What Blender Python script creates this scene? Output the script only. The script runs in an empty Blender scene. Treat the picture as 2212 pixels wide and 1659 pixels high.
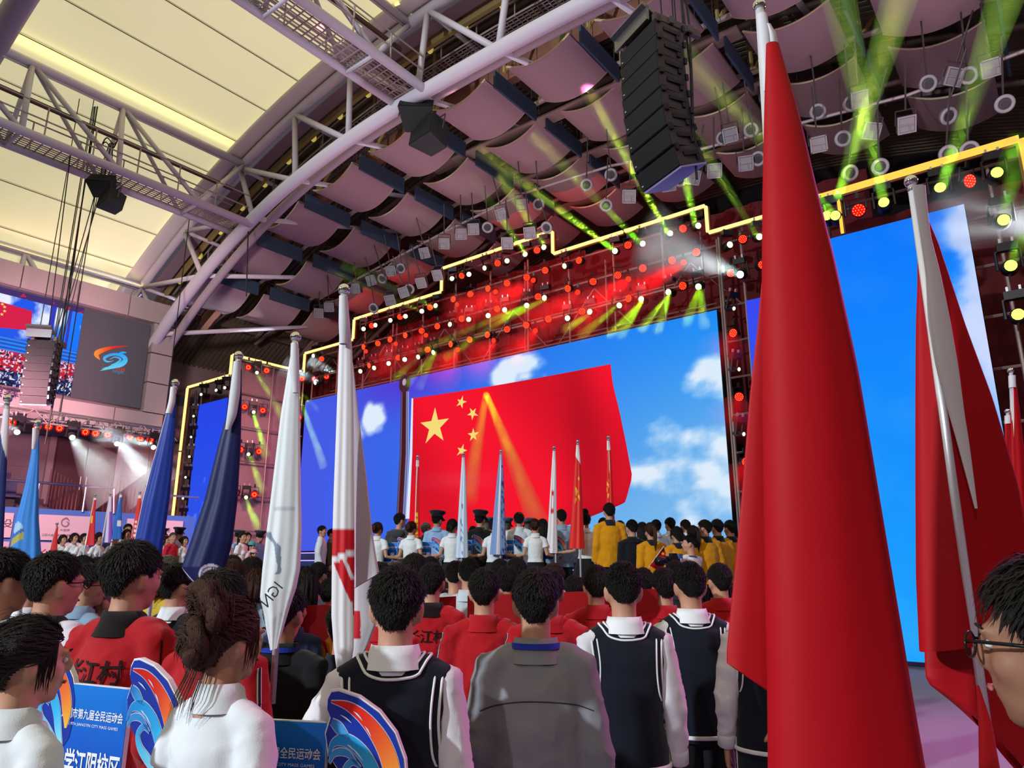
import bpy, bmesh, math, random
import numpy as np
from mathutils import Vector, Matrix, noise
from mathutils.bvhtree import BVHTree
random.seed(7); np.random.seed(7)
sc = bpy.context.scene
COL = sc.collection
PI = math.pi
# ---------------------------------------------------------------- camera
TH, YAW, FPX = math.radians(14.25), math.radians(38), 1533.0
cd = bpy.data.cameras.new('camera'); cam = bpy.data.objects.new('camera', cd); COL.objects.link(cam)
cam.location = (0, 0, 1.7); cam.rotation_euler = (PI/2 + TH, 0, YAW)
cd.sensor_width = 36; cd.lens = 36*FPX/2212; cd.clip_start = .05; cd.clip_end = 300
sc.camera = cam
CAM = np.array([0, 0, 1.7])
_R = np.array([math.cos(YAW), math.sin(YAW), 0]); _H = np.array([-math.sin(YAW), math.cos(YAW), 0]); _Z = np.array([0, 0, 1.])
_F = math.cos(TH)*_H + math.sin(TH)*_Z; _U = -math.sin(TH)*_H + math.cos(TH)*_Z
def ray(u, v): return _R*((u-1106)/FPX) - _U*((v-829.5)/FPX) + _F
def PD(u, v, t): return CAM + ray(u, v)*t
def PX(u, v, x): r = ray(u, v); return CAM + r*(x/r[0])
def PY(u, v, y): r = ray(u, v); return CAM + r*(y/r[1])
def PZ(u, v, z): r = ray(u, v); return CAM + r*((z-1.7)/r[2])
# ---------------------------------------------------------------- world, exposure, big lights
sc.view_settings.view_transform = 'Standard'; sc.view_settings.look = 'None'
sc.view_settings.exposure = 0.0; sc.view_settings.gamma = 1.0; sc.view_settings.use_curve_mapping = False
sc.cycles.max_bounces = 5; sc.cycles.diffuse_bounces = 2; sc.cycles.glossy_bounces = 2
sc.cycles.transmission_bounces = 3; sc.cycles.transparent_max_bounces = 8; sc.cycles.volume_bounces = 0
sc.cycles.sample_clamp_indirect = 4
wd = bpy.data.worlds.new('hall_ambient'); sc.world = wd; wd.use_nodes = True
wb = wd.node_tree.nodes['Background']; wb.inputs[0].default_value = (.50, .42, .52, 1); wb.inputs[1].default_value = .14
def lin(h):
    if isinstance(h, str):
        h = [int(h[i:i+2], 16)/255 for i in (0, 2, 4)]
    return tuple(c/12.92 if c <= .04045 else ((c+.055)/1.055)**2.4 for c in h)
def light(kind, name, loc, target, power, color, size=.3, spot=60, blend=.4):
    d = bpy.data.lights.new(name, kind); d.energy = power; d.color = color
    o = bpy.data.objects.new(name, d); COL.objects.link(o); o.location = loc
    if kind == 'SPOT': d.spot_size = math.radians(spot); d.spot_blend = blend; d.shadow_soft_size = size
    if kind == 'AREA': d.size = size
    if kind == 'POINT': d.shadow_soft_size = size
    if target is not None:
        o.rotation_euler = (Vector(target)-Vector(loc)).to_track_quat('-Z', 'Y').to_euler()
    return o
# follow spots and front-of-house wash behind the crowd
light('SPOT', 'front_wash_lamp', (-9, -19, 10.5), (-8, 8, 1.5), 22000, (.84, .96, 1.0), .35, 62, .3)
light('SPOT', 'front_wash_lamp', (3, -19, 11.5), (-3, 8, 1.2), 3000, (1., .93, .95), .35, 60, .3)
light('SPOT', 'floor_tint_fill', (3, 11.5, 7.5), (1.2, 6.5, 0), 3000, (1, .16, .75), .3, 80, .8)  # added magenta light with no fixture, to tint the floor
light('SPOT', 'wing_fill', (-18, 11.5, 7.5), (-24.8, 15.6, 4.5), 2600, (1, .36, .38), .3, 75, .9)  # fill added to brighten the wing cloth, no lamp stands here
light('SPOT', 'pink_wash_lamp', (-19, 4.5, 5.6), (-29, 10, 4.6), 4200, (1., .44, .52), .3, 110, .8)
light('SPOT', 'wall_fill', (-14, 5, 7.5), (-29, 13.5, 8.0), 3600, (1., .78, .74), .4, 75, .8)  # unseen fill added to lift the upper left wall and screen surround
light('AREA', 'panel_fill', (-12, 13.5, 9.6), (-12, 14.5, 20), 215, (1., .66, .68), 9)  # area fill added below the sound reflectors, without a fixture
light('AREA', 'panel_fill', (0, 12.0, 9.2), (0, 13.5, 20), 190, (1., .7, .8), 7)  # second added reflector fill, further right
light('AREA', 'red_drape_wash', (-12, 16.4, 11.0), (-12, 19.3, 9.6), 210, (1, .01, .02), 6)
light('AREA', 'red_drape_wash', (-20, 16.6, 10.2), (-20, 19.3, 9.4), 130, (1, .01, .02), 5)
for _x, _z in ((-19.75, 15.0), (-26.0, 11.9), (-12.1, 16.2)):
    _l = light('AREA', 'truss_uplight', (_x+.1, 2.5, _z-.25), (_x+.1, 2.5, _z+5), 26, (1, .86, .18), .15); _l.data.shape = 'RECTANGLE'; _l.data.size_y = 17; _l.rotation_euler = (PI, 0, 0)
# ---------------------------------------------------------------- materials
MATS = {}
def M(name, color=None, rough=.6, metal=0, bump=0, bscale=60, var=0, vscale=8, spec=.3, emit=None, estr=1, sheen=0, stretch=None, sub=0):
    if name in MATS: return MATS[name]
    m = bpy.data.materials.new(name); m.use_nodes = True; nt = m.node_tree; b = nt.nodes['Principled BSDF']
    c = lin(color) if color is not None else (0, 0, 0)
    b.inputs['Base Color'].default_value = (*c, 1); b.inputs['Roughness'].default_value = rough
    b.inputs['Metallic'].default_value = metal; b.inputs['Specular IOR Level'].default_value = spec
    if sheen: b.inputs['Sheen Weight'].default_value = sheen
    if sub: b.inputs['Subsurface Weight'].default_value = sub; b.inputs['Subsurface Radius'].default_value = (.012, .004, .002)
    if emit is not None:
        b.inputs['Emission Color'].default_value = (*lin(emit), 1); b.inputs['Emission Strength'].default_value = estr
    if bump or var:
        tc = nt.nodes.new('ShaderNodeTexCoord'); mp = nt.nodes.new('ShaderNodeMapping')
        nt.links.new(tc.outputs['Object'], mp.inputs[0])
        if stretch: mp.inputs['Scale'].default_value = stretch
    if bump:
        n = nt.nodes.new('ShaderNodeTexNoise'); n.inputs['Scale'].default_value = bscale; n.inputs['Detail'].default_value = 3
        bp = nt.nodes.new('ShaderNodeBump'); bp.inputs['Strength'].default_value = bump; bp.inputs['Distance'].default_value = .01
        nt.links.new(mp.outputs[0], n.inputs['Vector']); nt.links.new(n.outputs['Fac'], bp.inputs['Height']); nt.links.new(bp.outputs[0], b.inputs['Normal'])
    if var:
        n = nt.nodes.new('ShaderNodeTexNoise'); n.inputs['Scale'].default_value = vscale; n.inputs['Detail'].default_value = 4
        mx = nt.nodes.new('ShaderNodeMix'); mx.data_type = 'RGBA'
        mx.inputs[6].default_value = (*[x*(1-var) for x in c], 1); mx.inputs[7].default_value = (*[min(1, x*(1+var)) for x in c], 1)
        nt.links.new(mp.outputs[0], n.inputs['Vector']); nt.links.new(n.outputs['Fac'], mx.inputs[0]); nt.links.new(mx.outputs[2], b.inputs['Base Color'])
    MATS[name] = m; return m
def ME(name, color, s=1.0):                      # light-giving surface
    if name in MATS: return MATS[name]
    m = bpy.data.materials.new(name); m.use_nodes = True; nt = m.node_tree; nt.nodes.clear()
    e = nt.nodes.new('ShaderNodeEmission'); o = nt.nodes.new('ShaderNodeOutputMaterial')
    e.inputs[0].default_value = (*lin(color), 1); e.inputs[1].default_value = s; nt.links.new(e.outputs[0], o.inputs[0])
    MATS[name] = m; return m
def MV(name, attr='picture', s=1.0, diffuse=False, rough=.6):           # screen picture / flat print held in a colour attribute
    if name in MATS: return MATS[name]
    m = bpy.data.materials.new(name); m.use_nodes = True; nt = m.node_tree
    a = nt.nodes.new('ShaderNodeVertexColor'); a.layer_name = attr
    b = nt.nodes['Principled BSDF']
    if diffuse:
        nt.links.new(a.outputs[0], b.inputs['Base Color']); b.inputs['Roughness'].default_value = rough; b.inputs['Specular IOR Level'].default_value = .25
    else:
        o = nt.nodes['Material Output']; e = nt.nodes.new('ShaderNodeEmission'); e.inputs[1].default_value = s
        nt.links.new(a.outputs[0], e.inputs[0]); nt.links.new(e.outputs[0], o.inputs[0])
    MATS[name] = m; return m
def MHAZE(name, color, dens):
    if name in MATS: return MATS[name]
    m = bpy.data.materials.new(name); m.use_nodes = True; nt = m.node_tree; nt.nodes.clear()
    s = nt.nodes.new('ShaderNodeVolumeScatter'); o = nt.nodes.new('ShaderNodeOutputMaterial')
    s.inputs['Color'].default_value = (*color, 1); s.inputs['Density'].default_value = dens
    nt.links.new(s.outputs[0], o.inputs['Volume']); MATS[name] = m; return m
# ---------------------------------------------------------------- mesh builder
class MB:
    def __init__(s): s.v = []; s.f = []; s.m = []
    def add(s, vs, fs, mi=0):
        o = len(s.v); s.v.extend([tuple(map(float, p)) for p in vs]); s.f.extend([tuple(i+o for i in f) for f in fs]); s.m.extend([mi]*len(fs)); return s
    def box(s, c, d, rot=None, mi=0, bev=0):
        hx, hy, hz = d[0]/2, d[1]/2, d[2]/2
        P = [Vector((x, y, z)) for x in (-hx, hx) for y in (-hy, hy) for z in (-hz, hz)]
        if rot is not None: P = [rot @ p for p in P]
        c = Vector(c)
        return s.add([p+c for p in P], [(0, 1, 3, 2), (4, 6, 7, 5), (0, 4, 5, 1), (2, 3, 7, 6), (0, 2, 6, 4), (1, 5, 7, 3)], mi)
    def tube(s, pts, r, seg=8, cap=True, mi=0, closed=False, up=None):
        P = [Vector(p) for p in pts]; n = len(P)
        rr = r if isinstance(r, (list, tuple)) else [r]*n
        t0 = (P[1]-P[0]).normalized(); ref = Vector(up) if up is not None else (Vector((0, 0, 1)) if abs(t0.z) < .9 else Vector((0, 1, 0)))
        vs = []; fs = []
        a = t0.cross(ref).normalized()
        for i in range(n):
            if closed: t = (P[(i+1) % n]-P[i-1])
            else: t = (P[min(i+1, n-1)]-P[max(i-1, 0)])
            t.normalize(); a = (a - t*a.dot(t)).normalized(); b = t.cross(a)
            q = rr[i]; q = q if isinstance(q, (tuple, list)) else (q, q)
            for k in range(seg):
                an = 2*PI*k/seg; vs.append(P[i] + a*(q[0]*math.cos(an)) + b*(q[1]*math.sin(an)))
        for i in range(n if closed else n-1):
            j = (i+1) % n
            for k in range(seg):
                k2 = (k+1) % seg; fs.append((i*seg+k, i*seg+k2, j*seg+k2, j*seg+k))
        if cap and not closed:
            fs.append(tuple(range(seg))[::-1]); fs.append(tuple((n-1)*seg+k for k in range(seg)))
        return s.add(vs, fs, mi)
    def rod(s, a, b, r, seg=6, mi=0): return s.tube([a, b], r, seg, True, mi)
    def ball(s, c, r, seg=10, ring=6, mi=0):
        r = r if isinstance(r, (tuple, list)) else (r, r, r); c = Vector(c)
        vs = [c+Vector((0, 0, -r[2]))]; fs = []
        for i in range(1, ring):
            ph = -PI/2+PI*i/ring
            for k in range(seg):
                an = 2*PI*k/seg; vs.append(c+Vector((r[0]*math.cos(ph)*math.cos(an), r[1]*math.cos(ph)*math.sin(an), r[2]*math.sin(ph))))
        vs.append(c+Vector((0, 0, r[2])))
        for k in range(seg):
            k2 = (k+1) % seg; fs.append((0, 1+k2, 1+k)); e = 1+(ring-2)*seg; fs.append((e+k, e+k2, len(vs)-1))
            for i in range(ring-2): fs.append((1+i*seg+k, 1+i*seg+k2, 1+(i+1)*seg+k2, 1+(i+1)*seg+k))
        return s.add(vs, fs, mi)
    def slab(s, pts, off, mi=0):                  # polygon extruded by vector off
        n = len(pts); P = [Vector(p) for p in pts]; o = Vector(off)
        return s.add(P+[p+o for p in P], [tuple(range(n))[::-1], tuple(range(n, 2*n))]+[(i, (i+1) % n, n+(i+1) % n, n+i) for i in range(n)], mi)
    def grid(s, P, mi=0, wrap=False):             # P[i][j] points
        ni, nj = len(P), len(P[0]); o = []
        vs = [p for r in P for p in r]
        fs = [(i*nj+j, (i+1)*nj+j, (i+1)*nj+(j+1) % nj, i*nj+(j+1) % nj) for i in range(ni-1) for j in range(nj if wrap else nj-1)]
        return s.add(vs, fs, mi)
    def mesh(s, name, mats, smooth=False):
        me = bpy.data.meshes.new(name); me.from_pydata(s.v, [], s.f)
        for m in (mats if isinstance(mats, (list, tuple)) else [mats]): me.materials.append(m)
        if any(s.m): me.polygons.foreach_set('material_index', s.m)
        if smooth: me.polygons.foreach_set('use_smooth', [True]*len(me.polygons))
        me.update(); return me
    def build(s, name, mats, parent=None, smooth=False):
        if parent is not None and parent.get('_w') is not None:
            l = parent.location; s.v = [(x-l[0], y-l[1], z-l[2]) for x, y, z in s.v]
        return put(name, s.mesh(name, mats, smooth), parent)
def put(name, me, parent=None):
    o = bpy.data.objects.new(name, me); COL.objects.link(o)
    if parent is not None: o.parent = parent
    return o
WORLD_ROOTS = []
def thing(name, label, cat, loc=(0, 0, 0), rotz=0, group=None, world=False):
    o = bpy.data.objects.new(name, None); COL.objects.link(o); o.location = loc; o.rotation_euler = (0, 0, rotz); o.empty_display_size = .1
    o['label'] = label; o['category'] = cat
    if group: o['group'] = group
    if world: o['_w'] = 1; WORLD_ROOTS.append(o)    # parts are given in hall coordinates
    return o
def tag(o, label, cat, group=None, kind=None):
    o['label'] = label; o['category'] = cat
    if group: o['group'] = group
    if kind: o['kind'] = kind
    return o
def struct(o): o['kind'] = 'structure'; return o
def dup(root, loc, rot=None, label=None, group=None, scale=None):
    r = root.copy(); COL.objects.link(r); r.location = loc
    if rot is not None: r.rotation_euler = rot
    if label: r['label'] = label
    if group: r['group'] = group
    if scale: r.scale = (scale,)*3
    for c in list(root.children):
        k = c.copy(); COL.objects.link(k); k.parent = r
        for g in list(c.children):
            h = g.copy(); COL.objects.link(h); h.parent = k
    return r
ORD = ['first', 'second', 'third', 'fourth', 'fifth', 'sixth', 'seventh', 'eighth', 'ninth', 'tenth', 'eleventh', 'twelfth', 'thirteenth', 'fourteenth', 'fifteenth', 'sixteenth', 'seventeenth', 'eighteenth', 'nineteenth', 'twentieth'] + ['%dth' % i for i in range(21, 60)]
def text_mesh(body, size=1.0, bold=0):
    cu = bpy.data.curves.new('t', 'FONT'); cu.body = body; cu.size = size; cu.align_x = 'CENTER'; cu.align_y = 'CENTER'; cu.offset = bold; cu.resolution_u = 2
    o = bpy.data.objects.new('t', cu); COL.objects.link(o); dg = bpy.context.evaluated_depsgraph_get()
    me = bpy.data.meshes.new_from_object(o.evaluated_get(dg)); bpy.data.objects.remove(o); bpy.data.curves.remove(cu)
    v = [tuple(x.co) for x in me.vertices]; f = [tuple(p.vertices) for p in me.polygons]; bpy.data.meshes.remove(me)
    return v, f
def add_text(mb, body, org, ex, ey, h, bold=0, mi=0, fitw=None):
    """lettering of cap height h lying in the plane spanned by ex, ey about org"""
    v, f = text_mesh(body, 1.0, bold)
    if not v: return mb
    xs = [p[0] for p in v]; ys = [p[1] for p in v]; w = max(xs)-min(xs); hh = max(ys)-min(ys); cx = (max(xs)+min(xs))/2; cy = (max(ys)+min(ys))/2
    s = h/hh; sx = fitw/w if fitw else s
    org = Vector(org); ex = Vector(ex); ey = Vector(ey)
    return mb.add([org+ex*((p[0]-cx)*sx)+ey*((p[1]-cy)*s) for p in v], f, mi)
def stroke(pts, widths, n=40):
    """outline quads of a tapering stroke through 2-d points -> list of (left, right) pairs"""
    P = np.array(pts, float); W = np.array(widths, float); k = len(P); tt = np.linspace(0, k-1, n)
    def cr(A, t):
        i = min(int(t), k-2); f = t-i; p = [A[max(i-1, 0)], A[i], A[i+1], A[min(i+2, k-1)]]
        return .5*((2*p[1])+(-p[0]+p[2])*f+(2*p[0]-5*p[1]+4*p[2]-p[3])*f*f+(-p[0]+3*p[1]-3*p[2]+p[3])*f**3)
    C = np.array([cr(P, t) for t in tt]); w = np.maximum(np.array([cr(W, t) for t in tt]), 0)
    d = np.gradient(C, axis=0); d /= np.maximum(np.linalg.norm(d, axis=1), 1e-9)[:, None]; nn = np.stack([-d[:, 1], d[:, 0]], 1)
    return C+nn*w[:, None]/2, C-nn*w[:, None]/2
def colour(me, cols, name='picture'):
    a = me.color_attributes.new(name, 'FLOAT_COLOR', 'POINT'); c = np.ones((len(cols), 4)); c[:, :3] = cols; a.data.foreach_set('color', c.ravel())
def fbm(x, y, o=5, s=1.0):
    t = 0; a = .5; f = s
    for i in range(o): t += a*noise.noise((x*f+i*7.3, y*f-i*3.1, 1.7*i)); a *= .5; f *= 2
    return t
def linv(rgb): rgb = np.asarray(rgb)/255.; return np.where(rgb <= .04045, rgb/12.92, ((rgb+.055)/1.055)**2.4)
# ================================================================ SETTING
def zu(x): return 15.85-.0092*abs(x+10)**2.2
def zl(x): return 13.4-.003*abs(x+9.5)**2.67
def zp(x): return 13.8-.0095*(x+8.5)**2
white_steel = M('white_steel', 'c9c2d2', .45, spec=.4, bump=.05, bscale=30)
dark_steel = M('dark_steel', '4a4244', .5, .3)
rust_steel = M('rust_steel', '8a5a4c', .7, var=.2)
ochre_steel = M('ochre_steel', 'a08a58', .6)
alu = M('aluminium', 'a9a5a8', .35, .7)
black_mat = M('black_matt', '17171a', .55, var=.1)
black_gloss = M('black_gloss', '101013', .25)
chrome = M('chrome', 'e6e6ea', .08, 1)
carpet = M('grey_carpet', '8d8796', .95, bump=.5, bscale=90, var=.12, vscale=60)
mb = MB(); mb.box((-8, 4, -.05), (46, 52, .1)); struct(mb.build('floor', carpet))
# stage
stage_top = M('stage_top', '3a4658', .35, var=.1)
st = thing('stage', 'low blue-lit stage platform under the big screen with stepped risers', 'stage', (-14, 10, 0), world=True)
MB().box((-15.6, 12.3, .4), (23.2, 10.6, .8)).build('platform', stage_top, st)
step_led = ME('violet_led', 'b9a0ff', 1.3)
for i in range(5):
    y0 = 13.6+i*.5
    MB().box((-15.4, (y0+17.6)/2, .8+.13+.26*i), (19.5, 17.6-y0, .26)).build('step', M('stage_step', '22386a', .4), st)
    MB().box((-15.4, y0-.01, .8+.26*(i+1)-.02), (19.5, .03, .035)).build('step_light', step_led, st)
MB().box((-15.6, 6.98, .4), (23.2, .03, .78)).build('front_panel', M('stage_front', '2340a0', .5), st)
# ---- membrane roof: strips between seams, daylight coming through is put in as emission
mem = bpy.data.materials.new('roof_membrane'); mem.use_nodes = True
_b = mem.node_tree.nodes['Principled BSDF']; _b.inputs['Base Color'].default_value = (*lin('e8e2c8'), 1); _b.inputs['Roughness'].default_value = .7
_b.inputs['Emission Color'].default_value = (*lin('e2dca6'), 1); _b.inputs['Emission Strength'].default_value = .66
ceil = MB(); ceil.tube([(-27.3, y, zu(-27.3)+.25) for y in (-15, 11)], .08); ceil = struct(ceil.build('ceiling', white_steel))
XS = np.linspace(-29.0, 9.0, 25)
for i in range(24):
    a, b = XS[i], XS[i+1]; P = []
    for y in np.linspace(-15, 11.2, 8):
        row = []
        for t in np.linspace(0.004, .996, 5):
            x = a+(b-a)*t; row.append((x, y, zu(x)+.42-.05*math.sin(PI*t)))
        P.append(row)
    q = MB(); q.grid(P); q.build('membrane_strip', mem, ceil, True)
    q = MB(); q.tube([(a, y, zu(a)+.38) for y in (-15, 11.2)], .014, 5); q.build('seam_cord', M('seam', '6a5a50', .6), ceil)
# ---- metal deck over the stage, ribs running along the hall
P = []; xs = np.linspace(-29.5, 9, 30); k = 0
for i in range(66):
    y = 11.9+i*.22
    for dy, dz in ((0, 0), (.11, 0), (.12, .09), (.21, .09)):
        P.append([(x, y+dy, zu(x)+.55+dz) for x in xs])
q = MB(); q.grid(P); deck = struct(q.build('ceiling', M('metal_deck', '7d7263', .5, .3, var=.15)))
for i, x in enumerate(np.arange(-27, 9, 2.6)):
    q = MB(); q.box((x, 19, zu(x)+.35), (.16, 14, .3)); q.build('rafter', M('rafter', '63574c', .6), deck)
for y in (13.9, 16.4, 18.9, 21.5):
    q = MB(); q.tube([(x, y, zu(x)+.1) for x in np.linspace(-27, 8, 24)], .09, 6); q.build('purlin', M('purlin', '84766e', .55), deck)
for y, dz in ((12.6, 0), (14.2, .0), (16.5, 0)):
    for x in np.arange(-25.7, 6, 2.6):
        q = MB(); q.rod((x, y, zp(x)+.5), (x+.9, y+.5, zu(x)+.4), .055); q.rod((x, y, zp(x)+.5), (x, y, zu(x)+.4), .05); q.build('brace', ochre_steel, deck)
for y in (14.1, 16.4, 18.7):
    q = MB(); q.tube([(x, y, zp(x)+.45) for x in np.linspace(-27, 8, 24)], .07, 6); q.box((-9.5, y+.4, 13.9), (10, .45, .05)); q.build('service_tray', M('tray', '8a7a74', .6), deck)
# ---- arch truss on the membrane edge
arch = thing('arch_truss', 'big white tubular arch truss between the glowing membrane roof and the dark stage roof', 'truss', (-10, 11, 9), world=True)
xa = np.linspace(-27.5, 7.5, 48)
MB().tube([(x, 11, zu(x)) for x in xa], .15, 12).build('upper_chord', white_steel, arch, True)
MB().tube([(x, 10.7, zu(x)+.22) for x in xa], [(.3, .12)]*48, 10).build('edge_gutter', M('gutter', 'd9d2d6', .4), arch, True)
xb = np.linspace(-25.4, 6.2, 48)
MB().tube([(x, 11, zl(x)) for x in xb], .19, 14).build('lower_chord', white_steel, arch, True)
MB().tube([(x, 11.55, zl(x)+.26-.028*max(0, abs(x+9.5)-5)) for x in xb], .14, 10).build('rear_chord', M('rear_steel', 'a89aa6', .5), arch, True)
UN = [-26.1, -23.1, -20.0, -17.1, -14.5, -11.4, -8.6, -5.9, -3.0, 0, 3]; LN = [-23.6, -21.6, -18.9, -16.8, -14.4, -11.7, -9.0, -6.3, -3.3, -.6, 2.4]
UU = [-26.1, -23.3, -20.0, -17.1, -14.5, -11.4, -8.6, -5.8, -3.0, 0, 3]; LL = [-24.2, -21.7, -18.9, -16.8, -14.4, -11.7, -9.0, -6.1, -3.2, -.4, 2.4]
for i in range(11):
    MB().rod((UU[i], 11, zu(UU[i])), (LL[i], 11, zl(LL[i])), .085, 8).build('web_member', white_steel, arch, True)
    if i < 10: MB().rod((UU[i], 11, zu(UU[i])), (LL[i+1], 11, zl(LL[i+1])), .085, 8).build('web_member', white_steel, arch, True)
    MB().rod((LL[i], 11, zl(LL[i])), (LL[i], 20.5, zl(LL[i])+3.0), .08, 8).build('tie', white_steel, arch, True)
    MB().rod((UU[i], 11.05, zu(UU[i])), (UU[i]+.2, 13.0, zu(UU[i])-.2), .07, 8).build('tie', white_steel, arch, True)
# ---- catwalk following the arch
cw = thing('arch_catwalk', 'mesh catwalk with rust brown edge beams running along behind the white arch', 'catwalk', (-10, 12, 11), world=True)
xc = np.linspace(-26, 7, 60)
def strip(y0, y1, dz, th, name, mat):
    q = MB(); q.grid([[(x, y0, zu(x)+dz), (x, y1, zu(x)+dz), (x, y1, zu(x)+dz-th), (x, y0, zu(x)+dz-th)] for x in xc], wrap=True); return q.build(name, mat, cw)
strip(11.35, 11.75, .1, .04, 'fascia', M('fascia', '8a7480', .6))
strip(11.8, 11.92, .02, .2, 'edge_beam', ochre_steel)
strip(13.35, 13.6, -.55, .55, 'edge_beam', rust_steel)
strip(13.9, 14.0, -.2, .3, 'edge_beam', rust_steel)
q = MB()
for y in np.linspace(12.2, 13.3, 12): q.tube([(x, y, zu(x)-.5) for x in xc], .012, 4)
for x in np.arange(-26, 7, .16): q.box((x, 12.75, zu(x)-.52), (.02, 1.15, .03))
q.build('grating', M('grating', 'a08c92', .5, .3), cw)['kind'] = 'stuff'
for y in (12.15, 13.3):
    for h in (.05, .5): MB().tube([(x, y, zu(x)-.5+h) for x in xc], .028, 5).build('rail', M('rail_steel', 'a89a9c', .5, .3), cw)
for x in np.arange(-25, 6, 1.3): MB().rod((x, 12.15, zu(x)-.5), (x, 12.15, zu(x)), .025, 5).build('post', M('rail_steel'), cw)
yl = M('cat_lamp', 'e4d67a', .5, emit='d8c860', estr=.5)
for x in np.arange(-25.3, 4, 1.3): MB().ball((x, 12.0, zu(x)-.05), (.1, .1, .14)).build('work_lamp', yl, cw, True)
# ---- trusses crossing the membrane
def cross_truss(x, y0, label, cat2=True, side=-1):
    zt, zb = zu(x)-.05, zl(x+.4)
    t = thing('roof_truss', label, 'truss', (x, 4, zb), world=True)
    MB().rod((x, 11, zt), (x, y0, zt), .13, 10).build('top_chord', white_steel, t, True)
    MB().rod((x, 10.9, zt-.16), (x, y0, zt-.16), .03, 6).build('cable_tube', white_steel, t, True)
    xb1, xb2 = x+.75, x-.35
    MB().rod((xb1, 11, zb), (xb1, y0, zb), .12, 10).build('bottom_chord', white_steel, t, True)
    MB().rod((xb2, 11, zb+.05), (xb2, y0, zb+.05), .1, 10).build('bottom_chord', white_steel, t, True)
    yy = np.arange(10.6, y0, -2.3)
    for i, y in enumerate(yy):
        for xb_ in (xb1, xb2):
            r_ = .075 if xb_ == xb1 else .06
            MB().rod((x, y-1.15 if i else 11, zt), (xb_, y-1.3, zb), r_, 8).build('web_member', white_steel, t, True)
            if i < len(yy)-1: MB().rod((x, y-1.15-2.3, zt), (xb_, y-1.3, zb), r_, 8).build('web_member', white_steel, t, True)
        MB().rod((xb1, y-1.3, zb), (xb2, y-1.3, zb), .05, 6).build('strut', white_steel, t, True)
    q = MB()
    for xx in np.linspace(xb2+.1, xb1-.1, 9): q.box((xx, (10.9+y0)/2, zb+.12), (.02, 10.9-y0, .03))
    for y in np.arange(y0, 10.9, .22): q.box(((xb1+xb2)/2, y, zb+.1), (xb1-xb2-.15, .025, .03))
    q.build('grating', M('grating'), t)['kind'] = 'stuff'
    for xr in (xb2+.05, xb1-.05):
        for h in (.45, .85): MB().rod((xr, 10.9, zb+.1+h), (xr, y0, zb+.1+h), .022, 5).build('rail', M('rail_steel'), t)
        for y in np.arange(y0+.4, 10.8, 1.15): MB().rod((xr, y, zb+.1), (xr, y, zb+.95), .022, 5).build('post', M('rail_steel'), t)
    MB().box((x+.15, (10.6+y0)/2, zb+1.25), (.1, 10.6-y0, .1)).build('monorail', M('monorail', '4e3a34', .6), t)
    q = MB()
    for k in range(5):
        o = random.uniform(-.1, .1); q.tube([(xb1-.2+o*.4, y, zb+.18+.03*math.sin(y*2+k)) for y in np.linspace(max(y0, 2), 10.8, 30)], .016, 4)
    q.build('cable_run', black_mat, t)
    return t
cross_truss(-19.75, -9, 'white roof truss with catwalk holding the small black speaker pair')
cross_truss(-12.1, -9, 'white roof truss with catwalk at the top edge, right of the glowing membrane')
cross_truss(-26.0, -9, 'white roof truss low over the side video wall')
q = MB(); q.tube([(x, 4.0, zu(x)+.0) for x in np.linspace(-29, 8, 40)], .3, 12); tag(q.build('roof_beam', M('lilac_steel', '9a8cab', .5), smooth=True), 'thick lilac roof beam across the corner of the membrane roof', 'beam')
# ---- walls
wallm = M('wall_cladding', '8f7f86', .7, var=.06, vscale=2)
lw = MB(); lw.box((-29.6, 4, 5.4), (.2, 40, 10.8)); lw = struct(lw.build('wall_left', wallm))
for k, y in enumerate(np.arange(-2, 24, 2.6)):
    for z in (3.9, 5.9, 7.6, 9.6): MB().box((-29.48, y+1.3, z), (.05, 2.57, 1.87 if z != 5.9 else 1.6)).build('wall_panel', wallm, lw)
MB().box((-29.44, 15, 8.5), (.05, 9, .45)).build('blue_band', M('blue_band', '4d5a78', .6), lw)
bw = MB(); bw.box((-10, 26.2, 8.5), (42, .2, 17)); bw = struct(bw.build('wall_back', M('wall_dark', '161113', .9)))

rw = MB(); rw.box((9.2, 5, 6), (.2, 44, 12)); struct(rw.build('wall_right', wallm))
# ---- side video wall on wall_left
XV = -24.5; KV = 24.5/29
def vz(z): return 1.7+(z-1.7)*KV
vw = thing('video_wall', 'side video wall in grey panel surround showing the ceremony beside the black emblem half', 'screen', (XV, 8, 6.6), world=True)
fr = M('surround_panel', 'a2969a', .55, var=.05)
for y0, y1, z0, z1 in [(y, y+1.86, 11.42, 12.3) for y in np.arange(.4, 13.4, 1.9)]+[(y, y+1.86, 6.75, 7.62) for y in np.arange(.4, 13.4, 1.9)]+[(12.86, 13.75, z, z+1.2) for z in (7.66, 8.9, 10.15)]:
    MB().box((XV-.1, (y0+y1)/2*KV, vz((z0+z1)/2)), (.5, (y1-y0)*KV, (z1-z0)*KV)).build('surround_panel', fr, vw)
MB().box((XV-2.2, 6.6*KV, vz(9.5)), (4.1, 13*KV, 4.9*KV)).build('cabinet', M('video_box', '6e6268', .7), vw)
MB().box((XV-.02, 11.5*KV, vz(9.54)), (.06, 2.56*KV, 3.52*KV)).build('black_screen', M('screen_off', '39373f', .5, emit='3a3840', estr=.8), vw)
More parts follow.
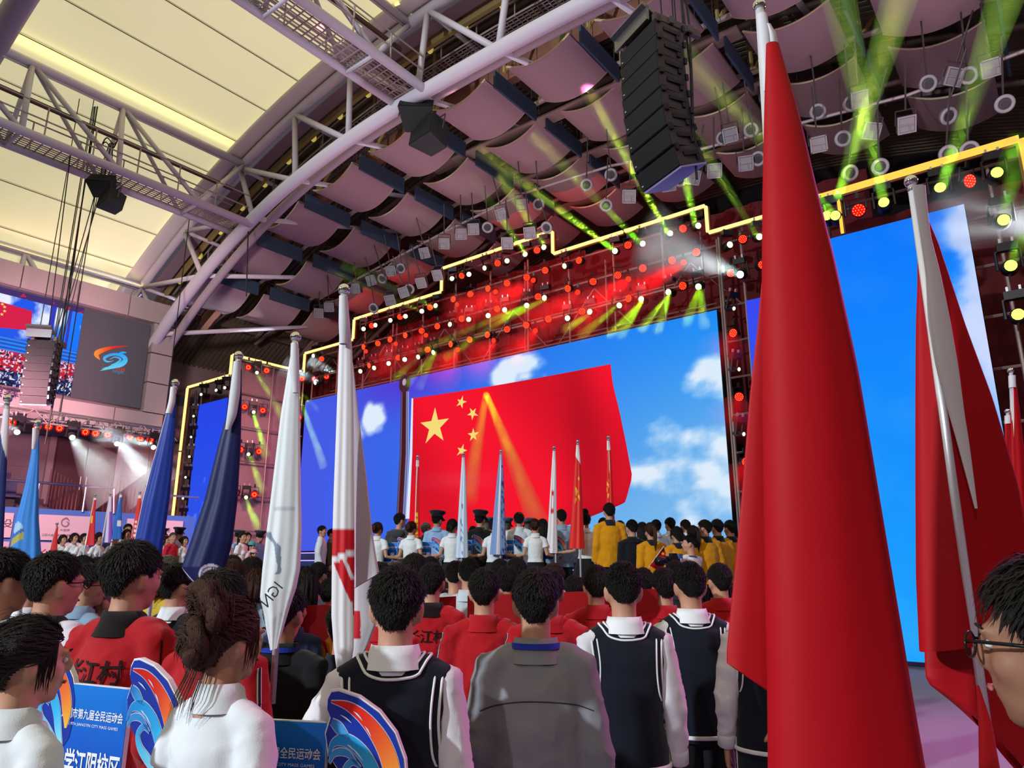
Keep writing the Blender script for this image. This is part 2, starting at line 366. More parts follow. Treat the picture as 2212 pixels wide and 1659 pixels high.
# ceremony picture
NU, NV = 240, 200; P = []; C = []
for j in range(NV+1):
    row = []
    for i in range(NU+1):
        y = 5.4+(10.2-5.4)*i/NU; z = 7.8+3.5*j/NV; row.append((XV+.03, y*KV, vz(z)))
        u, v = (y-7.4)/2.85, (z-7.8)/3.5
        if v > .93: c = (70, 50, 110) if fbm(u*9, v*9) < .25 else (200, 40, 70)
        elif v > .50:
            c = np.array((40, 90, 235.)) if u < .6 else np.array((30, 120, 255.))
            cl = fbm(u*3+3, v*3, 5); c = c+(np.array((235, 240, 255))-c)*min(1, max(0, cl*4-.1))
            d = math.hypot((u-.72)*1.4, v-.85); c = c+(255-c)*math.exp(-d*d*60)
            if .60 < u < .66 or .82 < u < .85: c = np.array((60, 60, 190.))
        elif v > .36: c = np.array((45, 110, 225.))*(1+.25*math.sin(v*160))
        else:
            n_ = noise.cell((u*80+fbm(u*9, v*9)*9, v*46, 3)); n2 = noise.cell((u*95+50+fbm(u*9+4, v*9)*8, v*70, 9))
            c = np.array((60, 70, 150.)); c = np.array((225, 225, 245.)) if n_ > .62 else (np.array((200, 40, 60.)) if n_ < .12 and v > .15 else (np.array((30, 30, 60.)) if n2 < .4 else c))
        C.append(linv(np.clip(c, 0, 255)))
    P.append(row)
q = MB(); q.grid(P); o = q.build('ceremony_picture', MV('video_picture', s=1.0), vw); colour(o.data, C)
def star(c, ex, ey, r, rot):
    pts = []
    for k in range(10):
        rr = r if k % 2 == 0 else r*.382; a = rot+PI/2+k*PI/5; pts.append(Vector(c)+Vector(ex)*(rr*math.cos(a))+Vector(ey)*(rr*math.sin(a)))
    return pts
q = MB()
A = [PX(-40, 640, XV+.06), PX(70, 672, XV+.06), PX(66, 714, XV+.06), PX(-40, 704, XV+.06)]
q.add(A, [(0, 1, 2, 3)]); q.build('flag_picture', ME('video_red', 'd8234c'), vw)
q = MB()
for u, v, r in ((5, 657, .055), (10, 663, .055), (10, 672, .055), (4, 679, .055)): q.add(star(PX(u, v, XV+.08), (0, 1, 0), (0, 0, 1), r, .3), [tuple(range(10))])
q.build('star_picture', ME('video_yellow', 'ffe27a'), vw)
# emblem on the black half, drawn in panel pixels of the photograph
def emblem_strokes():
    S = [('red', [(818, 557), (740, 562), (668, 578), (618, 605), (640, 645)], [2, 12, 26, 34, 3]),
         ('dot', [(762, 600), (785, 597), (811, 597)], [4, 15, 3]),
         ('blue', [(728, 648), (704, 655), (678, 652), (668, 632), (700, 614), (745, 608), (786, 620), (803, 645), (776, 672), (715, 689), (640, 714)], [2, 6, 12, 18, 16, 17, 24, 30, 32, 24, 1]),
         ('blue', [(700, 643), (735, 626), (772, 640), (748, 662), (706, 676)], [2, 8, 12, 9, 1]),
         ('blue', [(650, 700), (700, 690), (738, 694)], [1, 8, 2])]
    return S
q = MB(); cols = []
for kind, pts, w in emblem_strokes():
    L, Rr = stroke(pts, w, 36); rows = []
    for a, b in zip(L, Rr):
        rows.append([PX(a[0]*.3376, 560+a[1]*.3376, XV+.03), PX(b[0]*.3376, 560+b[1]*.3376, XV+.03)])
        for p in (a, b):
            if kind == 'red': t = min(1, max(0, (p[0]-612)/120)); c = np.array((250, 150, 60))*(1-t)+np.array((238, 40, 40))*t
            else: t = min(1, max(0, (p[1]-600)/110)); c = np.array((50, 160, 245))*(1-t)+np.array((110, 215, 240))*t
            cols.append(linv(c))
    q.grid(rows)
o = q.build('emblem', MV('video_picture'), vw); colour(o.data, cols)
ex, ez = Vector((0, 1, 0)), Vector((0, 0, 1))
q = MB(); add_text(q, '2025', PX(260, 798, XV+.03), ex, ez, .11); q.build('emblem_year', ME('emblem_red', 'e0402f'), vw)
q = MB(); add_text(q, 'Jiangyin', PX(255, 803.5, XV+.04), ex, ez, .16, fitw=.36); q.build('emblem_name', ME('emblem_blue', '4d86b8'), vw)
MB().box((XV+.17, 6.75*KV, vz(7.25)), (.04, 3.9*KV, .62*KV)).build('sponsor_plate', M('plate', 'b5a0a6', .6), vw)
q = MB(); add_text(q, '德赛光电', PX(42, 853, XV+.2), ex, ez, .36, .015, fitw=1.65); q.build('lettering', M('plate_ink', '3c3450', .6), vw)
# ---- tribune with seats, boards, door
tb = thing('tribune', 'blue-fronted tribune below the side video wall with steel handrail', 'stand', (-27, 9, 0), world=True)
MB().box((-27.9, 5, 1.72), (3.4, 24, 3.44)).build('blue_front', M('tribune_blue', '4674c0', .7), tb)
MB().rod((-26.1, -3, 4.25), (-26.1, 11.0, 4.25), .04, 8).build('handrail', alu, tb, True)
for y in np.arange(-2.5, 11.2, 1.4): MB().rod((-26.1, y, 3.4), (-26.1, y, 4.25), .03, 6).build('rail_post', alu, tb)
MB().rod((-26.1, 11.0, 4.25), (-26.1, 11.1, 3.4), .04, 6).build('rail_post', alu, tb)
MB().rod((-26.1, 12.1, 4.15), (-26.1, 17, 4.15), .04, 6).build('handrail', alu, tb)
for y0 in (10.1, 12.0):
    for k in range(9): MB().rod((-28.6+k*.26, y0-.25+k*.02, 3.4), (-28.6+k*.26, y0-.25+k*.02, 5.0-k*.08), .018, 5).build('stair_baluster', M('red_alu', 'a0686c', .4, .4), tb)
ch = thing('stadium_seat', 'blue plastic stadium seat, row first behind the handrail, first from the left', 'seat', (-27.2, 7, 3.44), 0, 'empty tribune seats')
sb = M('seat_blue', '4a4f70', .5)
MB().box((-.02, 0, .40), (.42, .46, .06)).build('seat', sb, ch)
q = MB(); q.grid([[(-.22-.10*z-.04*math.cos(y*5), y, .45+z*.5) for y in np.linspace(-.23, .23, 6)] for z in (0, .5, 1)]); q.grid([[(-.26-.10*z-.04*math.cos(y*5), y, .45+z*.5) for y in np.linspace(.23, -.23, 6)] for z in (0, .5, 1)]); q.build('backrest', sb, ch, True)
MB().box((-.1, 0, .2), (.1, .3, .4)).build('pedestal', dark_steel, ch)
for r in range(3):
    for k in range(16):
        y = -1+k*.62
        if 9.8 < y < 12.6: continue
        if y > 9.8: y += 2.4
        if r+k: dup(ch, (-27.2-r*.72, y, 3.44+r*.32), label='blue plastic stadium seat, row %s behind the handrail, %s from the left' % (ORD[r], ORD[k]))
        else: ch.location = (-27.2, y, 3.44)
for r in range(3): MB().box((-27.35-r*.72, 4.0, 3.44+.16*(r-1)+.0), (.72, 11.4, max(.02, .32*r))).build('terrace', M('terrace', '6b5a62', .8), tb)
dr = MB(); dr.box((-29.4, 11.2, 4.85), (.12, 2.2, 2.9)); dr = struct(dr.build('door_1', M('door_brown', '57393c', .6)))
for y in (10.68, 11.72): MB().box((-29.32, y, 4.8), (.06, 1.0, 2.75)).build('door_leaf', M('door_leaf', '5d3c40', .55), dr)
q = MB()
for y in (10.0, 12.4): q.box((-29.36, y, 4.9), (.16, .22, 3.1))
q.box((-29.36, 11.2, 6.45), (.16, 2.6, .2)); q.build('door_frame', M('door_frame', 'a08a90', .6), dr)
for y in (11.1, 11.3): MB().rod((-29.27, y, 4.4), (-29.27, y, 4.9), .02, 6).build('handle', alu, dr)
xs_ = thing('exit_sign', 'small green-lettered exit sign over the tribune door', 'sign', (-29.3, 11.2, 6.8), world=True)
MB().box((-29.33, 11.2, 6.85), (.06, .75, .25)).build('sign_box', M('sign_grey', '5f6a62', .5), xs_)
q = MB(); add_text(q, 'EXIT', (-29.29, 11.2, 6.85), ex, ez, .13); q.build('lettering', ME('exit_green', 'b8d8c0', .8), xs_)
pn = thing('notice_board', 'pale notice board high on the pink-lit wall left of the door', 'sign', (-29.4, 9, 7), world=True)
MB().box((-29.4, 9.15, 6.95), (.05, 1.5, .85)).build('board', M('notice', 'c8b4ba', .7), pn)
q = MB(); add_text(q, '文明观赛 有序退场', (-29.36, 9.0, 7.08), ex, ez, .11); add_text(q, '请勿吸烟', (-29.36, 9.3, 6.85), ex, ez, .11); q.build('lettering', M('notice_ink', '8a8088', .7), pn)
# sponsor boards on the tribune front
bm = M('board_white', 'c6b8c4', .6); ink = M('board_ink', '4a3a48', .6); red_ink = M('board_red', 'b04a50', .6); grey_ink = M('board_grey', '77707a', .6)
def board(y0, y1, z0, z1, label):
    t = thing('sponsor_board', label, 'sign', (-26.1, (y0+y1)/2, z0), world=True)
    MB().box((-26.14, (y0+y1)/2, (z0+z1)/2), (.06, y1-y0, z1-z0)).build('board', bm, t); return t
XB = -26.1
t = board(5.4, 8.15, 2.5, 3.25, 'white sponsor board with dark red lettering, upper row at the left')
q = MB(); add_text(q, '华仁建设', (XB, 7.35, 2.93), ex, ez, .26, fitw=1.6); add_text(q, 'HUAREN CONSTRUCTION', (XB, 7.35, 2.7), ex, ez, .05, fitw=1.2); q.build('lettering', ink, t)
t = board(8.85, 10.45, 2.45, 3.25, 'white sponsor board with round grey emblem over small lettering')
q = MB(); L, Rr = stroke([(.10, .05), (0, .14), (-.12, .06), (-.10, -.08), (.03, -.12), (.09, -.02), (0, .04)], [.02, .06, .05, .04, .05, .05, .01])
q.grid([[(XB, 9.65+a[0], 3.02+a[1]), (XB, 9.65+b[0], 3.02+b[1])] for a, b in zip(L, Rr)]); q.build('emblem', grey_ink, t)
q = MB(); add_text(q, '大自然', (XB, 9.65, 2.78), ex, ez, .08, fitw=.3); add_text(q, '江苏大自然环境建设集团有限公司', (XB, 9.65, 2.61), ex, ez, .085, fitw=1.3); q.build('lettering', ink, t)
t = board(8.85, 10.45, 1.65, 2.38, 'white sponsor board with red cross emblem and four large characters')
q = MB()
for s1, s2 in ((1, 1), (1, -1)):
    L, Rr = stroke([(-.1, .09*s2), (-.03, .03*s2), (.03, .03*s2*-1), (.1, -.09*s2)], [.05, .03, .03, .05]); q.grid([[(XB, 9.08+a[0], 2.07+a[1]), (XB, 9.08+b[0], 2.07+b[1])] for a, b in zip(L, Rr)])
q.build('emblem', red_ink, t)
q = MB(); add_text(q, '华仁建设', (XB, 9.78, 2.09), ex, ez, .22, .004, fitw=.95); add_text(q, 'HUAREN CONSTRUCTION', (XB, 9.75, 1.9), ex, ez, .045, fitw=.95); q.build('lettering', ink, t)
t = board(5.4, 8.15, 1.65, 2.38, 'white sponsor board with a red crab picture behind the light blue flag')
q = MB(); q.ball((XB, 7.75, 1.88), (.02, .32, .16))
for s in (-1, 1):
    for k in range(3): q.tube([(XB+.01, 7.75+s*.2, 1.85-.05*k), (XB+.01, 7.75+s*(.45+.05*k), 1.92-.1*k), (XB+.01, 7.75+s*(.5+.06*k), 1.75-.1*k)], .02, 4)
    q.tube([(XB+.01, 7.75+s*.15, 1.98), (XB+.01, 7.75+s*.1, 2.2), (XB+.01, 7.75+s*.16, 2.33)], .02, 4)
q.build('crab_picture', red_ink, t)
t = board(11.6, 13.6, 2.45, 3.25, 'white sponsor board behind the small red and purple flags, upper row')
q = MB(); add_text(q, '中信泰环境建设', (XB, 12.4, 2.9), ex, ez, .17, fitw=1.5); q.build('lettering', ink, t)
t = board(11.6, 13.6, 1.65, 2.38, 'white sponsor board with round grey emblem, lower row behind the small flags')
q = MB(); L, Rr = stroke([(.10, .05), (0, .14), (-.12, .06), (-.10, -.08), (.03, -.12), (.09, -.02), (0, .04)], [.02, .06, .05, .04, .05, .05, .01])
q.grid([[(XB, 12.3+a[0]*1.1, 2.1+a[1]*1.1), (XB, 12.3+b[0]*1.1, 2.1+b[1]*1.1)] for a, b in zip(L, Rr)]); q.build('emblem', grey_ink, t)
# ================================================================ STAGE SCREENS
def sky(u, v, X, Z):
    """main screen sky colour; u, v in 0..1"""
    a = np.array((72, 88, 228.)); b = np.array((28, 140, 246.)); c = np.array((116, 180, 236.))
    col = a*(1-u)+b*u; col = col+(c-col)*max(0, min(1, (u-.35)*1.5*(1-v)*1.5))
    col = col+(np.array((92, 48, 205.))-col)*.75*math.exp(-((u-.34)/.17)**2-((v-1.0)/.2)**2)
    w = 0
    for (cu, cv, su, sv, g) in CL:
        d = ((u-cu)/su)**2+((v-cv)/sv)**2; w = max(w, min(g, .25)*1.2+g*(1.0-d)+fbm(X*.55+4, Z*.8, 6)*1.9*math.exp(-d*.25)-.25 if d < 4 else 0)
    w = max(0, min(1, (w-.12)*2.0)); return col+(np.array((222, 236, 252))-col)*w**1.3
CL = [(.63, .88, .085, .10, .42), (.245, .82, .035, .13, .45), (.165, .55, .05, .2, .12), (.16, .3, .04, .2, .12), (.985, .63, .06, .15, .5), (.90, .50, .06, .12, .3), (.97, .30, .15, .28, .42), (.80, .42, .045, .09, .35)]
def screen(name, label, x0, x1, z0, z1, y, nu, nv, fn):
    t = thing(name, label, 'screen', ((x0+x1)/2, y, z0), world=True)
    MB().box(((x0+x1)/2, y+.16, (z0+z1)/2), (x1-x0, .24, z1-z0)).build('cabinet', black_mat, t)
    P = []; C = []
    for j in range(nv+1):
        P.append([(x0+(x1-x0)*i/nu, y, z0+(z1-z0)*j/nv) for i in range(nu+1)])
        for i in range(nu+1): C.append(linv(np.clip(fn(i/nu, j/nv, P[j][i][0], P[j][i][2]), 0, 255)))
    q = MB(); q.grid(P); o = q.build('picture', MV('screen_picture', s=1.0), t, True); colour(o.data, C); return t
YM = 17.5
ms = screen('stage_screen', 'wide main stage screen showing a red flag with yellow stars in a blue sky', -24.62, -6.72, 2.2, 8.3, YM, 260, 90, sky)
# flag picture on the main screen
TL, TR = np.array(PY(892, 861, YM)), np.array(PY(1320, 787, YM)); SIDE = [PY(u, v, YM) for u, v in ((1320, 787), (1325, 830), (1340, 892), (1354, 960), (1367, 1030), (1352, 1085), (1338, 1092))]
BL = PY(882, 1165, YM); NUF, NVF = 50, 26; P = []; C = []
sd = np.array(SIDE); tt = np.linspace(0, 1, len(sd))
for j in range(NVF+1):
    t = j/NVF; r = np.array([np.interp(t, tt, sd[:, k]) for k in range(3)]); l = TL+(np.array(BL)-TL)*t; row = []
    for i in range(NUF+1):
        s = i/NUF; p = l*(1-s)+r*s; sag = (1-t)*.16*math.sin(PI*s)*(1 if s < .6 else 1)
        bot = t**3*(math.sin(PI*s)*-.55); row.append((p[0], YM-.03, p[2]-sag*.3+bot))
        k = 1+.10*math.sin(s*7-t*3)-.22*max(0, s-.55)*max(0, t-.75)*9-.12*math.exp(-((s-.85)/.08)**2)
        pk = math.exp(-((s-.25)/.2)**2-((t-.6)/.05)**2)*18
        C.append(linv(np.clip(np.array((238, 22+pk, 44+pk))*min(1.03, k), 0, 255)))
    P.append(row)
q = MB(); q.grid(P); o = q.build('flag_picture', MV('screen_picture'), ms, True); colour(o.data, C)
ys = ME('screen_yellow', 'f6dc78', 1.0)
def px_star(tips, nm='star_picture'):
    W = [PY(740+a*.3376, 560+b*.3376, YM-.05) for a, b in tips]; c = sum(W)/5; pts = []
    for k in range(5):
        pts.append(W[k]); m = (W[k]+W[(k+1) % 5])/2; pts.append(c+(m-c)*.47)
    MB().add(pts, [tuple(range(10))]).build(nm, ys, ms)
px_star([(592, 947), (681, 1018), (646, 1160), (531, 1178), (499, 1046)])
px_star([(770, 871), (795, 911), (767, 955), (728, 940), (735, 897)])
px_star([(853, 953), (868, 1001), (829, 1030), (798, 997), (815, 952)])
px_star([(836, 1079), (872, 1106), (858, 1157), (815, 1163), (800, 1115)])
px_star([(775, 1180), (798, 1222), (772, 1262), (731, 1255), (736, 1206)])
pole_c = []; q = MB(); rows = []
for v, l, r in ((846, 374, 424), (1240, 366, 424), (1660, 343, 404)):
    rows.append([PY(740+(l+(r-l)*k/8)*.3376, 560+(v)*.3376, YM-.05) for k in range(9)])
cs = [(50, 30, 50), (120, 90, 110), (60, 26, 38), (70, 24, 34), (80, 30, 40), (58, 24, 34), (150, 150, 190), (70, 70, 140), (190, 215, 250)]
q.grid(rows); o = q.build('flagpole_picture', MV('screen_picture'), ms); colour(o.data, [linv(c) for _ in rows for c in cs])
q = MB(); rows = []
for v, l, r in ((890, 441, 452), (1240, 430, 446), (1660, 405, 427)): rows.append([PY(740+l*.3376, 560+v*.3376, YM-.06), PY(740+r*.3376, 560+v*.3376, YM-.06)])
q.grid(rows); q.build('flag_hem_picture', ME('hem_white', 'dfe8fa'), ms)
q = MB(); c = PY(740+398*.3376, 560+796*.3376, YM-.06)
q.add([c+np.array((.26*math.cos(a)*1.15, 0, .34*math.sin(a))) for a in np.linspace(0, 2*PI, 24, endpoint=False)], [tuple(range(24))])
q.add([PY(740+a*.3376, 560+b*.3376, YM-.05) for a, b in ((388, 820), (408, 820), (408, 850), (388, 850))], [(0, 1, 2, 3)]); q.build('finial_picture', ME('finial_brown', '4a2630'), ms)
q = MB(); c = c+np.array((-.02, -.01, .06)); q.add([c+np.array((.1*math.cos(a), 0, .13*math.sin(a))) for a in np.linspace(0, 2*PI, 16, endpoint=False)], [tuple(range(16))]); q.build('finial_glint_picture', ME('finial_glint', 'b9a6b4'), ms)
def sky_left(u, v, X, Z):
    c = np.array((48, 90, 235.))*(1-v)+np.array((40, 70, 230.))*v; w = max(0, min(1, 1.3-v*3.2+fbm(X*1.3, Z*1.3, 5)*2.2)); return c+(np.array((200, 215, 250))-c)*w
screen('wing_screen', 'narrow blue sky screen on the left stage wing beside the navy flag', -26.86, -24.75, .85, 7.86, 14.1, 50, 120, sky_left)
screen('inner_screen', 'deep blue screen half hidden by the big red flag, right of the main screen', -5.92, -3.6, .9, 8.37, 17.5, 20, 40, lambda u, v, X, Z: np.array((60, 72, 240.))+np.array((-40, 50, 10))*(1-v))
def sky_right(u, v, X, Z):
    c = np.array((16, 120, 252.))*v+np.array((30, 165, 255.))*(1-v)
    e = .9-.12*fbm(3.1, Z*.7, 3)*2-.1*(1 if 0 else math.sin(Z*1.3)); w = 1/(1+math.exp(-(u-e+.02+fbm(X*1.5, Z*1.5, 5)*.25)*38)) if v > .35 else 0
    w *= min(1, (v-.35)*4) if v > .35 else 0
    c = c+(np.array((205, 218, 255))-c)*w*.95
    h = fbm(X*.8+9, Z*.8, 4); return c+np.array((20, 8, 0))*max(0, h)*2
screen('wing_screen', 'tall bright blue sky screen on the right stage wing between the red flags', -3.04, -.72, .12, 7.97, 14.1, 60, 160, sky_right)
# ================================================================ LED OUTLINE, SCAFFOLD
led = ME('amber_led', 'ffdc84', 1.7); led_w = ME('amber_led_warm', 'ffb84a', 1.5); shell = M('led_shell', '5a3208', .5)
def outline(pts, label, mat, w=.075):
    t = thing('led_outline', label, 'light', pts[0], world=True)
    for a, b in zip(pts, pts[1:]):
        a, b = Vector(a), Vector(b); n = max(1, round((b-a).length/2.4)); d = (b-a).normalized(); ax = Vector((1, 0, 0)) if abs(d.x) > .5 else (Vector((0, 0, 1)) if abs(d.z) > .5 else Vector((0, 1, 0)))
        for k in range(n):
            p, r = a+(b-a)*(k/n)+d*.03, a+(b-a)*((k+1)/n)-d*.03; c = (p+r)/2; L = (r-p).length
            s = [w, w, w]; s[[abs(x) for x in ax].index(1)] = L; q = MB(); q.box(c, s); q.build('led_tube', mat, t)
            s2 = [w*1.9, .06, w*1.9]; s2[[abs(x) for x in ax].index(1)] = L if abs(ax.y) < .5 else L; q = MB(); q.box(c+Vector((0, .075, 0)) if abs(ax.y) < .5 else c+Vector((-.075, 0, 0)), s2 if abs(ax.y) < .5 else (.06, L, w*1.9)); q.build('housing', shell, t)
    return t
Y0 = 17.35
outline([(-24.72, Y0, 9.5), (-24.72, Y0, 10.38), (-21.6, Y0, 10.38), (-21.6, Y0, 11.24), (-16.8, Y0, 11.24), (-16.8, Y0, 12.14), (-11.9, Y0, 12.14), (-11.9, Y0, 11.33), (-6.75, Y0, 11.33), (-6.75, Y0, 10.5), (-3.2, Y0, 10.5)], 'stepped amber LED outline along the top of the scaffold over the main screen', led)
outline([(-27.75, 14.0, .8), (-27.75, 14.0, 8.7), (-24.6, 14.0, 8.7), (-24.6, 14.0, 9.52), (-24.6, 17.3, 9.52)], 'amber LED outline up and over the left stage wing', led)
outline([(-3.2, 14.0, 8.86), (.26, 14.0, 8.86), (.26, 14.0, .6)], 'thick amber LED outline over the right stage wing', led_w, .1)
outline([(-2.72, 13.9, 8.75), (-2.72, 13.9, 7.9)], 'short dangling amber LED strip under the right wing outline', led_w, .05)
drape = M('black_drape', '5a1a1e', .9, bump=.6, bscale=3, stretch=(4, 1, .3))
def curtain(x0, x1, z0, z1, y, label):
    q = MB(); n = int((x1-x0)/.18); q.grid([[(x0+(x1-x0)*i/n, y+.06*math.sin(i*1.7)+.03*math.sin(i*.6), z) for i in range(n+1)] for z in (z0, (z0+z1)/2, z1)]); tag(q.build('stage_drape', drape, smooth=True), label, 'curtain')
curtain(-27.8, -6.5, .8, 9.8, 19.2, 'long dark red drape hung behind the main screen scaffold')
curtain(-21.6, -16.8, 9.8, 11.3, 19.25, 'dark red drape strip above the main screen, left piece')
curtain(-16.8, -11.9, 9.8, 12.2, 19.3, 'dark red drape strip above the main screen, tallest middle piece')
curtain(-11.9, -3.0, 9.8, 12.0, 19.25, 'dark red drape strip above the main screen, right piece')
curtain(-6.7, 1, .0, 10.2, 18.6, 'dark drape behind the right stage wing')
pipe = M('scaffold_pipe', '86706a', .45, .4)
def top_z(x): return 10.38 if x < -21.6 else 11.24 if x < -16.8 else 12.14 if x < -11.9 else 11.33 if x < -6.75 else 10.5
sf = thing('scaffold', 'pipe scaffold grid carrying rows of red lamps above the main screen', 'scaffold', (-15, 17.8, 0), world=True)
yS = 17.75
for x in np.arange(-24.6, -6.0, 1.63): MB().rod((x, yS, 2), (x, yS, top_z(x)-.05), .035, 6).build('upright', pipe, sf)
for x in np.arange(-23.8, -6.0, 3.26): MB().rod((x, 18.7, 2), (x, 18.7, top_z(x)-.05), .035, 6).build('upright', pipe, sf)
for z, a, b in ((8.45, -24.6, -6.6), (9.35, -24.6, -3.2), (10.25, -24.6, -3.2), (11.12, -21.6, -6.75), (12.0, -16.8, -11.9)):
    MB().rod((a, yS, z), (b, yS, z), .033, 6).build('ledger', pipe, sf)
    if z < 12: MB().rod((a, 18.7, z-.4), (b, 18.7, z-.4), .028, 6).build('ledger', pipe, sf)
for i, x in enumerate(np.arange(-24, -7.5, 1.63)): MB().rod((x, 18.3, 8.4 if i % 2 else 10.2), (x+1.6, 18.3, 10.2 if i % 2 else 8.4), .022, 5).build('brace', pipe, sf)
for x in (-6.55, -5.95):
    MB().rod((x, 17.6, .8), (x, 17.6, 10.4), .04, 6).build('upright', pipe, sf)
for z in np.arange(1.5, 10, .98): MB().rod((-6.55, 17.6, z), (-5.9, 17.6, z), .03, 6).build('ledger', pipe, sf)
s2 = thing('scaffold', 'pipe scaffold on the inner side of the left wing with paired red lamps', 'scaffold', (-24.6, 15, 0), world=True)
for y in (14.2, 15.85, 17.3): MB().rod((-24.6, y, .8), (-24.6, y, 9.4), .035, 6).build('upright', pipe, s2)
for z in np.arange(1.6, 9.5, 1.3): MB().rod((-24.6, 14.1, z), (-24.6, 17.4, z), .03, 6).build('ledger', pipe, s2)
q = MB(); q.grid([[(-24.9, y, z) for y in np.linspace(14.2, 17.4, 3)] for z in (.8, 9.4)]); tag(q.build('stage_drape', M('wing_cloth', '8a6e70', .9)), 'greyish cloth on the inner side of the left stage wing', 'curtain')
s3 = thing('scaffold', 'pipe scaffold right of the right wing screen with green lamps', 'scaffold', (0, 14.5, 0), world=True)
for x in (-3.1, -.3, .3): MB().rod((x, 14.6, 0), (x, 14.6, 8.8), .035, 6).build('upright', pipe, s3)
for z in np.arange(1.2, 8.8, .95): MB().rod((-3.1, 14.6, z), (1.2, 14.6, z), .03, 6).build('ledger', pipe, s3)
s4 = thing('scaffold', 'black frame behind the left wing LED edge with small lamps', 'scaffold', (-27.4, 14.3, 0), world=True)
for x in (-27.6, -27.1): MB().rod((x, 14.3, .8), (x, 14.3, 8.6), .04, 6).build('upright', dark_steel, s4)
for z in np.arange(1.6, 8.6, 1.0): MB().rod((-27.6, 14.3, z), (-24.7, 14.3, z), .03, 6).build('ledger', dark_steel, s4)
MB().box((-27.3, 14.5, 4.6), (.75, .1, 7.6)).build('mask_cloth', M('mask_cloth', '241c20', .9), s4)
# ================================================================ ACOUSTIC PANELS AND BAFFLES
pm = M('acoustic_panel', 'a08890', .85, bump=.1, bscale=200, var=.04); pe = M('panel_edge', 'b9a890', .7); bfm = M('blue_baffle', '34465e', .85, bump=.1, bscale=150)
ROWN = ['nearest the white arch', 'second from the white arch', 'third from the white arch', 'above the scaffold']
PXS = [-13.9+2.6*k for k in range(-4, 8)]; proto = bproto = None
def panel_mesh():
    q = MB(); n = 14; top = []; 
    def zz(t): return .29*(t*t)
    P = [[(t*.95, y, zz(t)) for t in np.linspace(-1, 1, n)] for y in (-.86, .86)]
    q.grid(P); q.grid([[(p[0], p[1], p[2]+.06) for p in r] for r in P][::-1]); return q
for r, y in enumerate((13.0, 15.3, 17.6, 19.9)):
    for k, x in enumerate(PXS):
        tilt = math.atan(-.019*(x+8.5)); lab = 'curved pinkish sound reflector, row %s, %s from the left' % (ROWN[r], ORD[k])
        if r < 3 or 2 < k:
            if proto is None:
                proto = thing('sound_reflector', lab, 'ceiling reflector', group='curved sound reflectors')
                panel_mesh().build('face', pm, proto, True)
                for s in (-1, 1):
                    q = MB(); q.tube([(t*.95, s*.865, .29*t*t+.03) for t in np.linspace(-1, 1, 14)], .03, 5); q.build('rim', pe, proto)
                    q = MB(); q.rod((s*.85, -.6, .25), (s*.85, -.6, 1.5), .012, 4); q.rod((s*.85, .6, .25), (s*.85, .6, 1.5), .012, 4); q.build('hanger', dark_steel, proto)
                p = proto
            else: p = dup(proto, (0, 0, 0), label=lab)
            p.location = (x, y, zp(x)-.16); p.rotation_euler = (0, -tilt, 0)
        lab = 'dark blue acoustic baffle, row %s, %s from the left' % (ROWN[r], ORD[k])
        if r < 3:
            if bproto is None:
                bproto = thing('acoustic_baffle', lab, 'ceiling baffle', group='blue acoustic baffle boards')
                MB().box((0, 0, 0), (.06, 1.8, .5)).build('board', bfm, bproto)
                q = MB()
                for s in (-1, 1): q.rod((0, s*.7, .25), (0, s*.7, 1.2), .012, 4)
                q.build('hanger', dark_steel, bproto); p = bproto
            else: p = dup(bproto, (0, 0, 0), label=lab)
            p.location = (x+1.27, y, zp(x+1.3)-.02)
# ================================================================ CEILING FLOODLIGHTS
fm = M('flood_case', '5a5458', .5); glass = M('flood_glass', '8a868c', .2, spec=.5)
sq = [(918, 546), (959.5, 526), (996, 505), (1023, 495), (1084, 463.5), (1128, 442), (1145, 503), (1096, 525), (1359.5, 424), (1444, 398), (1497, 383), (1543, 369), (1610, 353), (1578, 292), (1768, 312), (1882.6, 283), (1958, 269), (2059.5, 167), (2140, 147.5), (1856, 214), (770, 623), (802.5, 605.6), (843, 648), (873, 631), (910.5, 610.6), (946, 594), (845, 585), (689, 676), (711, 663)]
rd = [(1320.7, 377), (1267, 398), (1164, 440.6), (1054, 489.5), (1183, 490), (1309, 442), (1468, 389), (2004, 181), (2091, 164), (1767, 242), (1839, 223), (1623, 281), (1564, 299), (1638.6, 342.6), (1820, 300), (2044, 250), (2168.5, 223), (1900, 360), (1833, 374), (2045, 332), (2092.6, 324), (868, 579.6), (828, 601), (886, 623.5), (809, 664.7)]
sq.sort(); rd.sort(); proto = None
YF = 16.0
for i, (u, v) in enumerate(sq):
    lab = 'square glass-fronted floodlight under the stage roof, %s from the left among the square ones' % ORD[i]
    if proto is None:
        proto = thing('floodlight', lab, 'light', group='square ceiling floodlights')
        MB().box((0, .06, 0), (.34, .14, .34)).build('case', fm, proto)
        q = MB(); q.box((0, -.02, 0), (.3, .02, .3)); q.build('glass', glass, proto)
        q = MB()
        for a, b in (((0, .17), (.36, .03)), ((0, -.17), (.36, .03)), ((.17, 0), (.03, .36)), ((-.17, 0), (.03, .36)), ((0, 0), (.3, .014)), ((.05, -.08), (.014, .16))): q.box((a[0], -.04, a[1]), (b[0], .03, b[1]))
        q.build('bezel', M('bezel', '9a949c', .5), proto)
        q = MB(); q.tube([(-.2, .06, 0), (-.2, .06, .3), (.2, .06, .3), (.2, .06, 0)], .018, 5); q.rod((0, .06, .3), (0, .06, 1.3), .02, 5); q.build('bracket', dark_steel, proto); p = proto
    else: p = dup(proto, (0, 0, 0), label=lab)
    p.location = PY(u, v, YF); p.rotation_euler = (math.radians(35+random.uniform(-8, 8)), random.uniform(-.15, .15), math.radians(25+random.uniform(-20, 20)))
proto = None
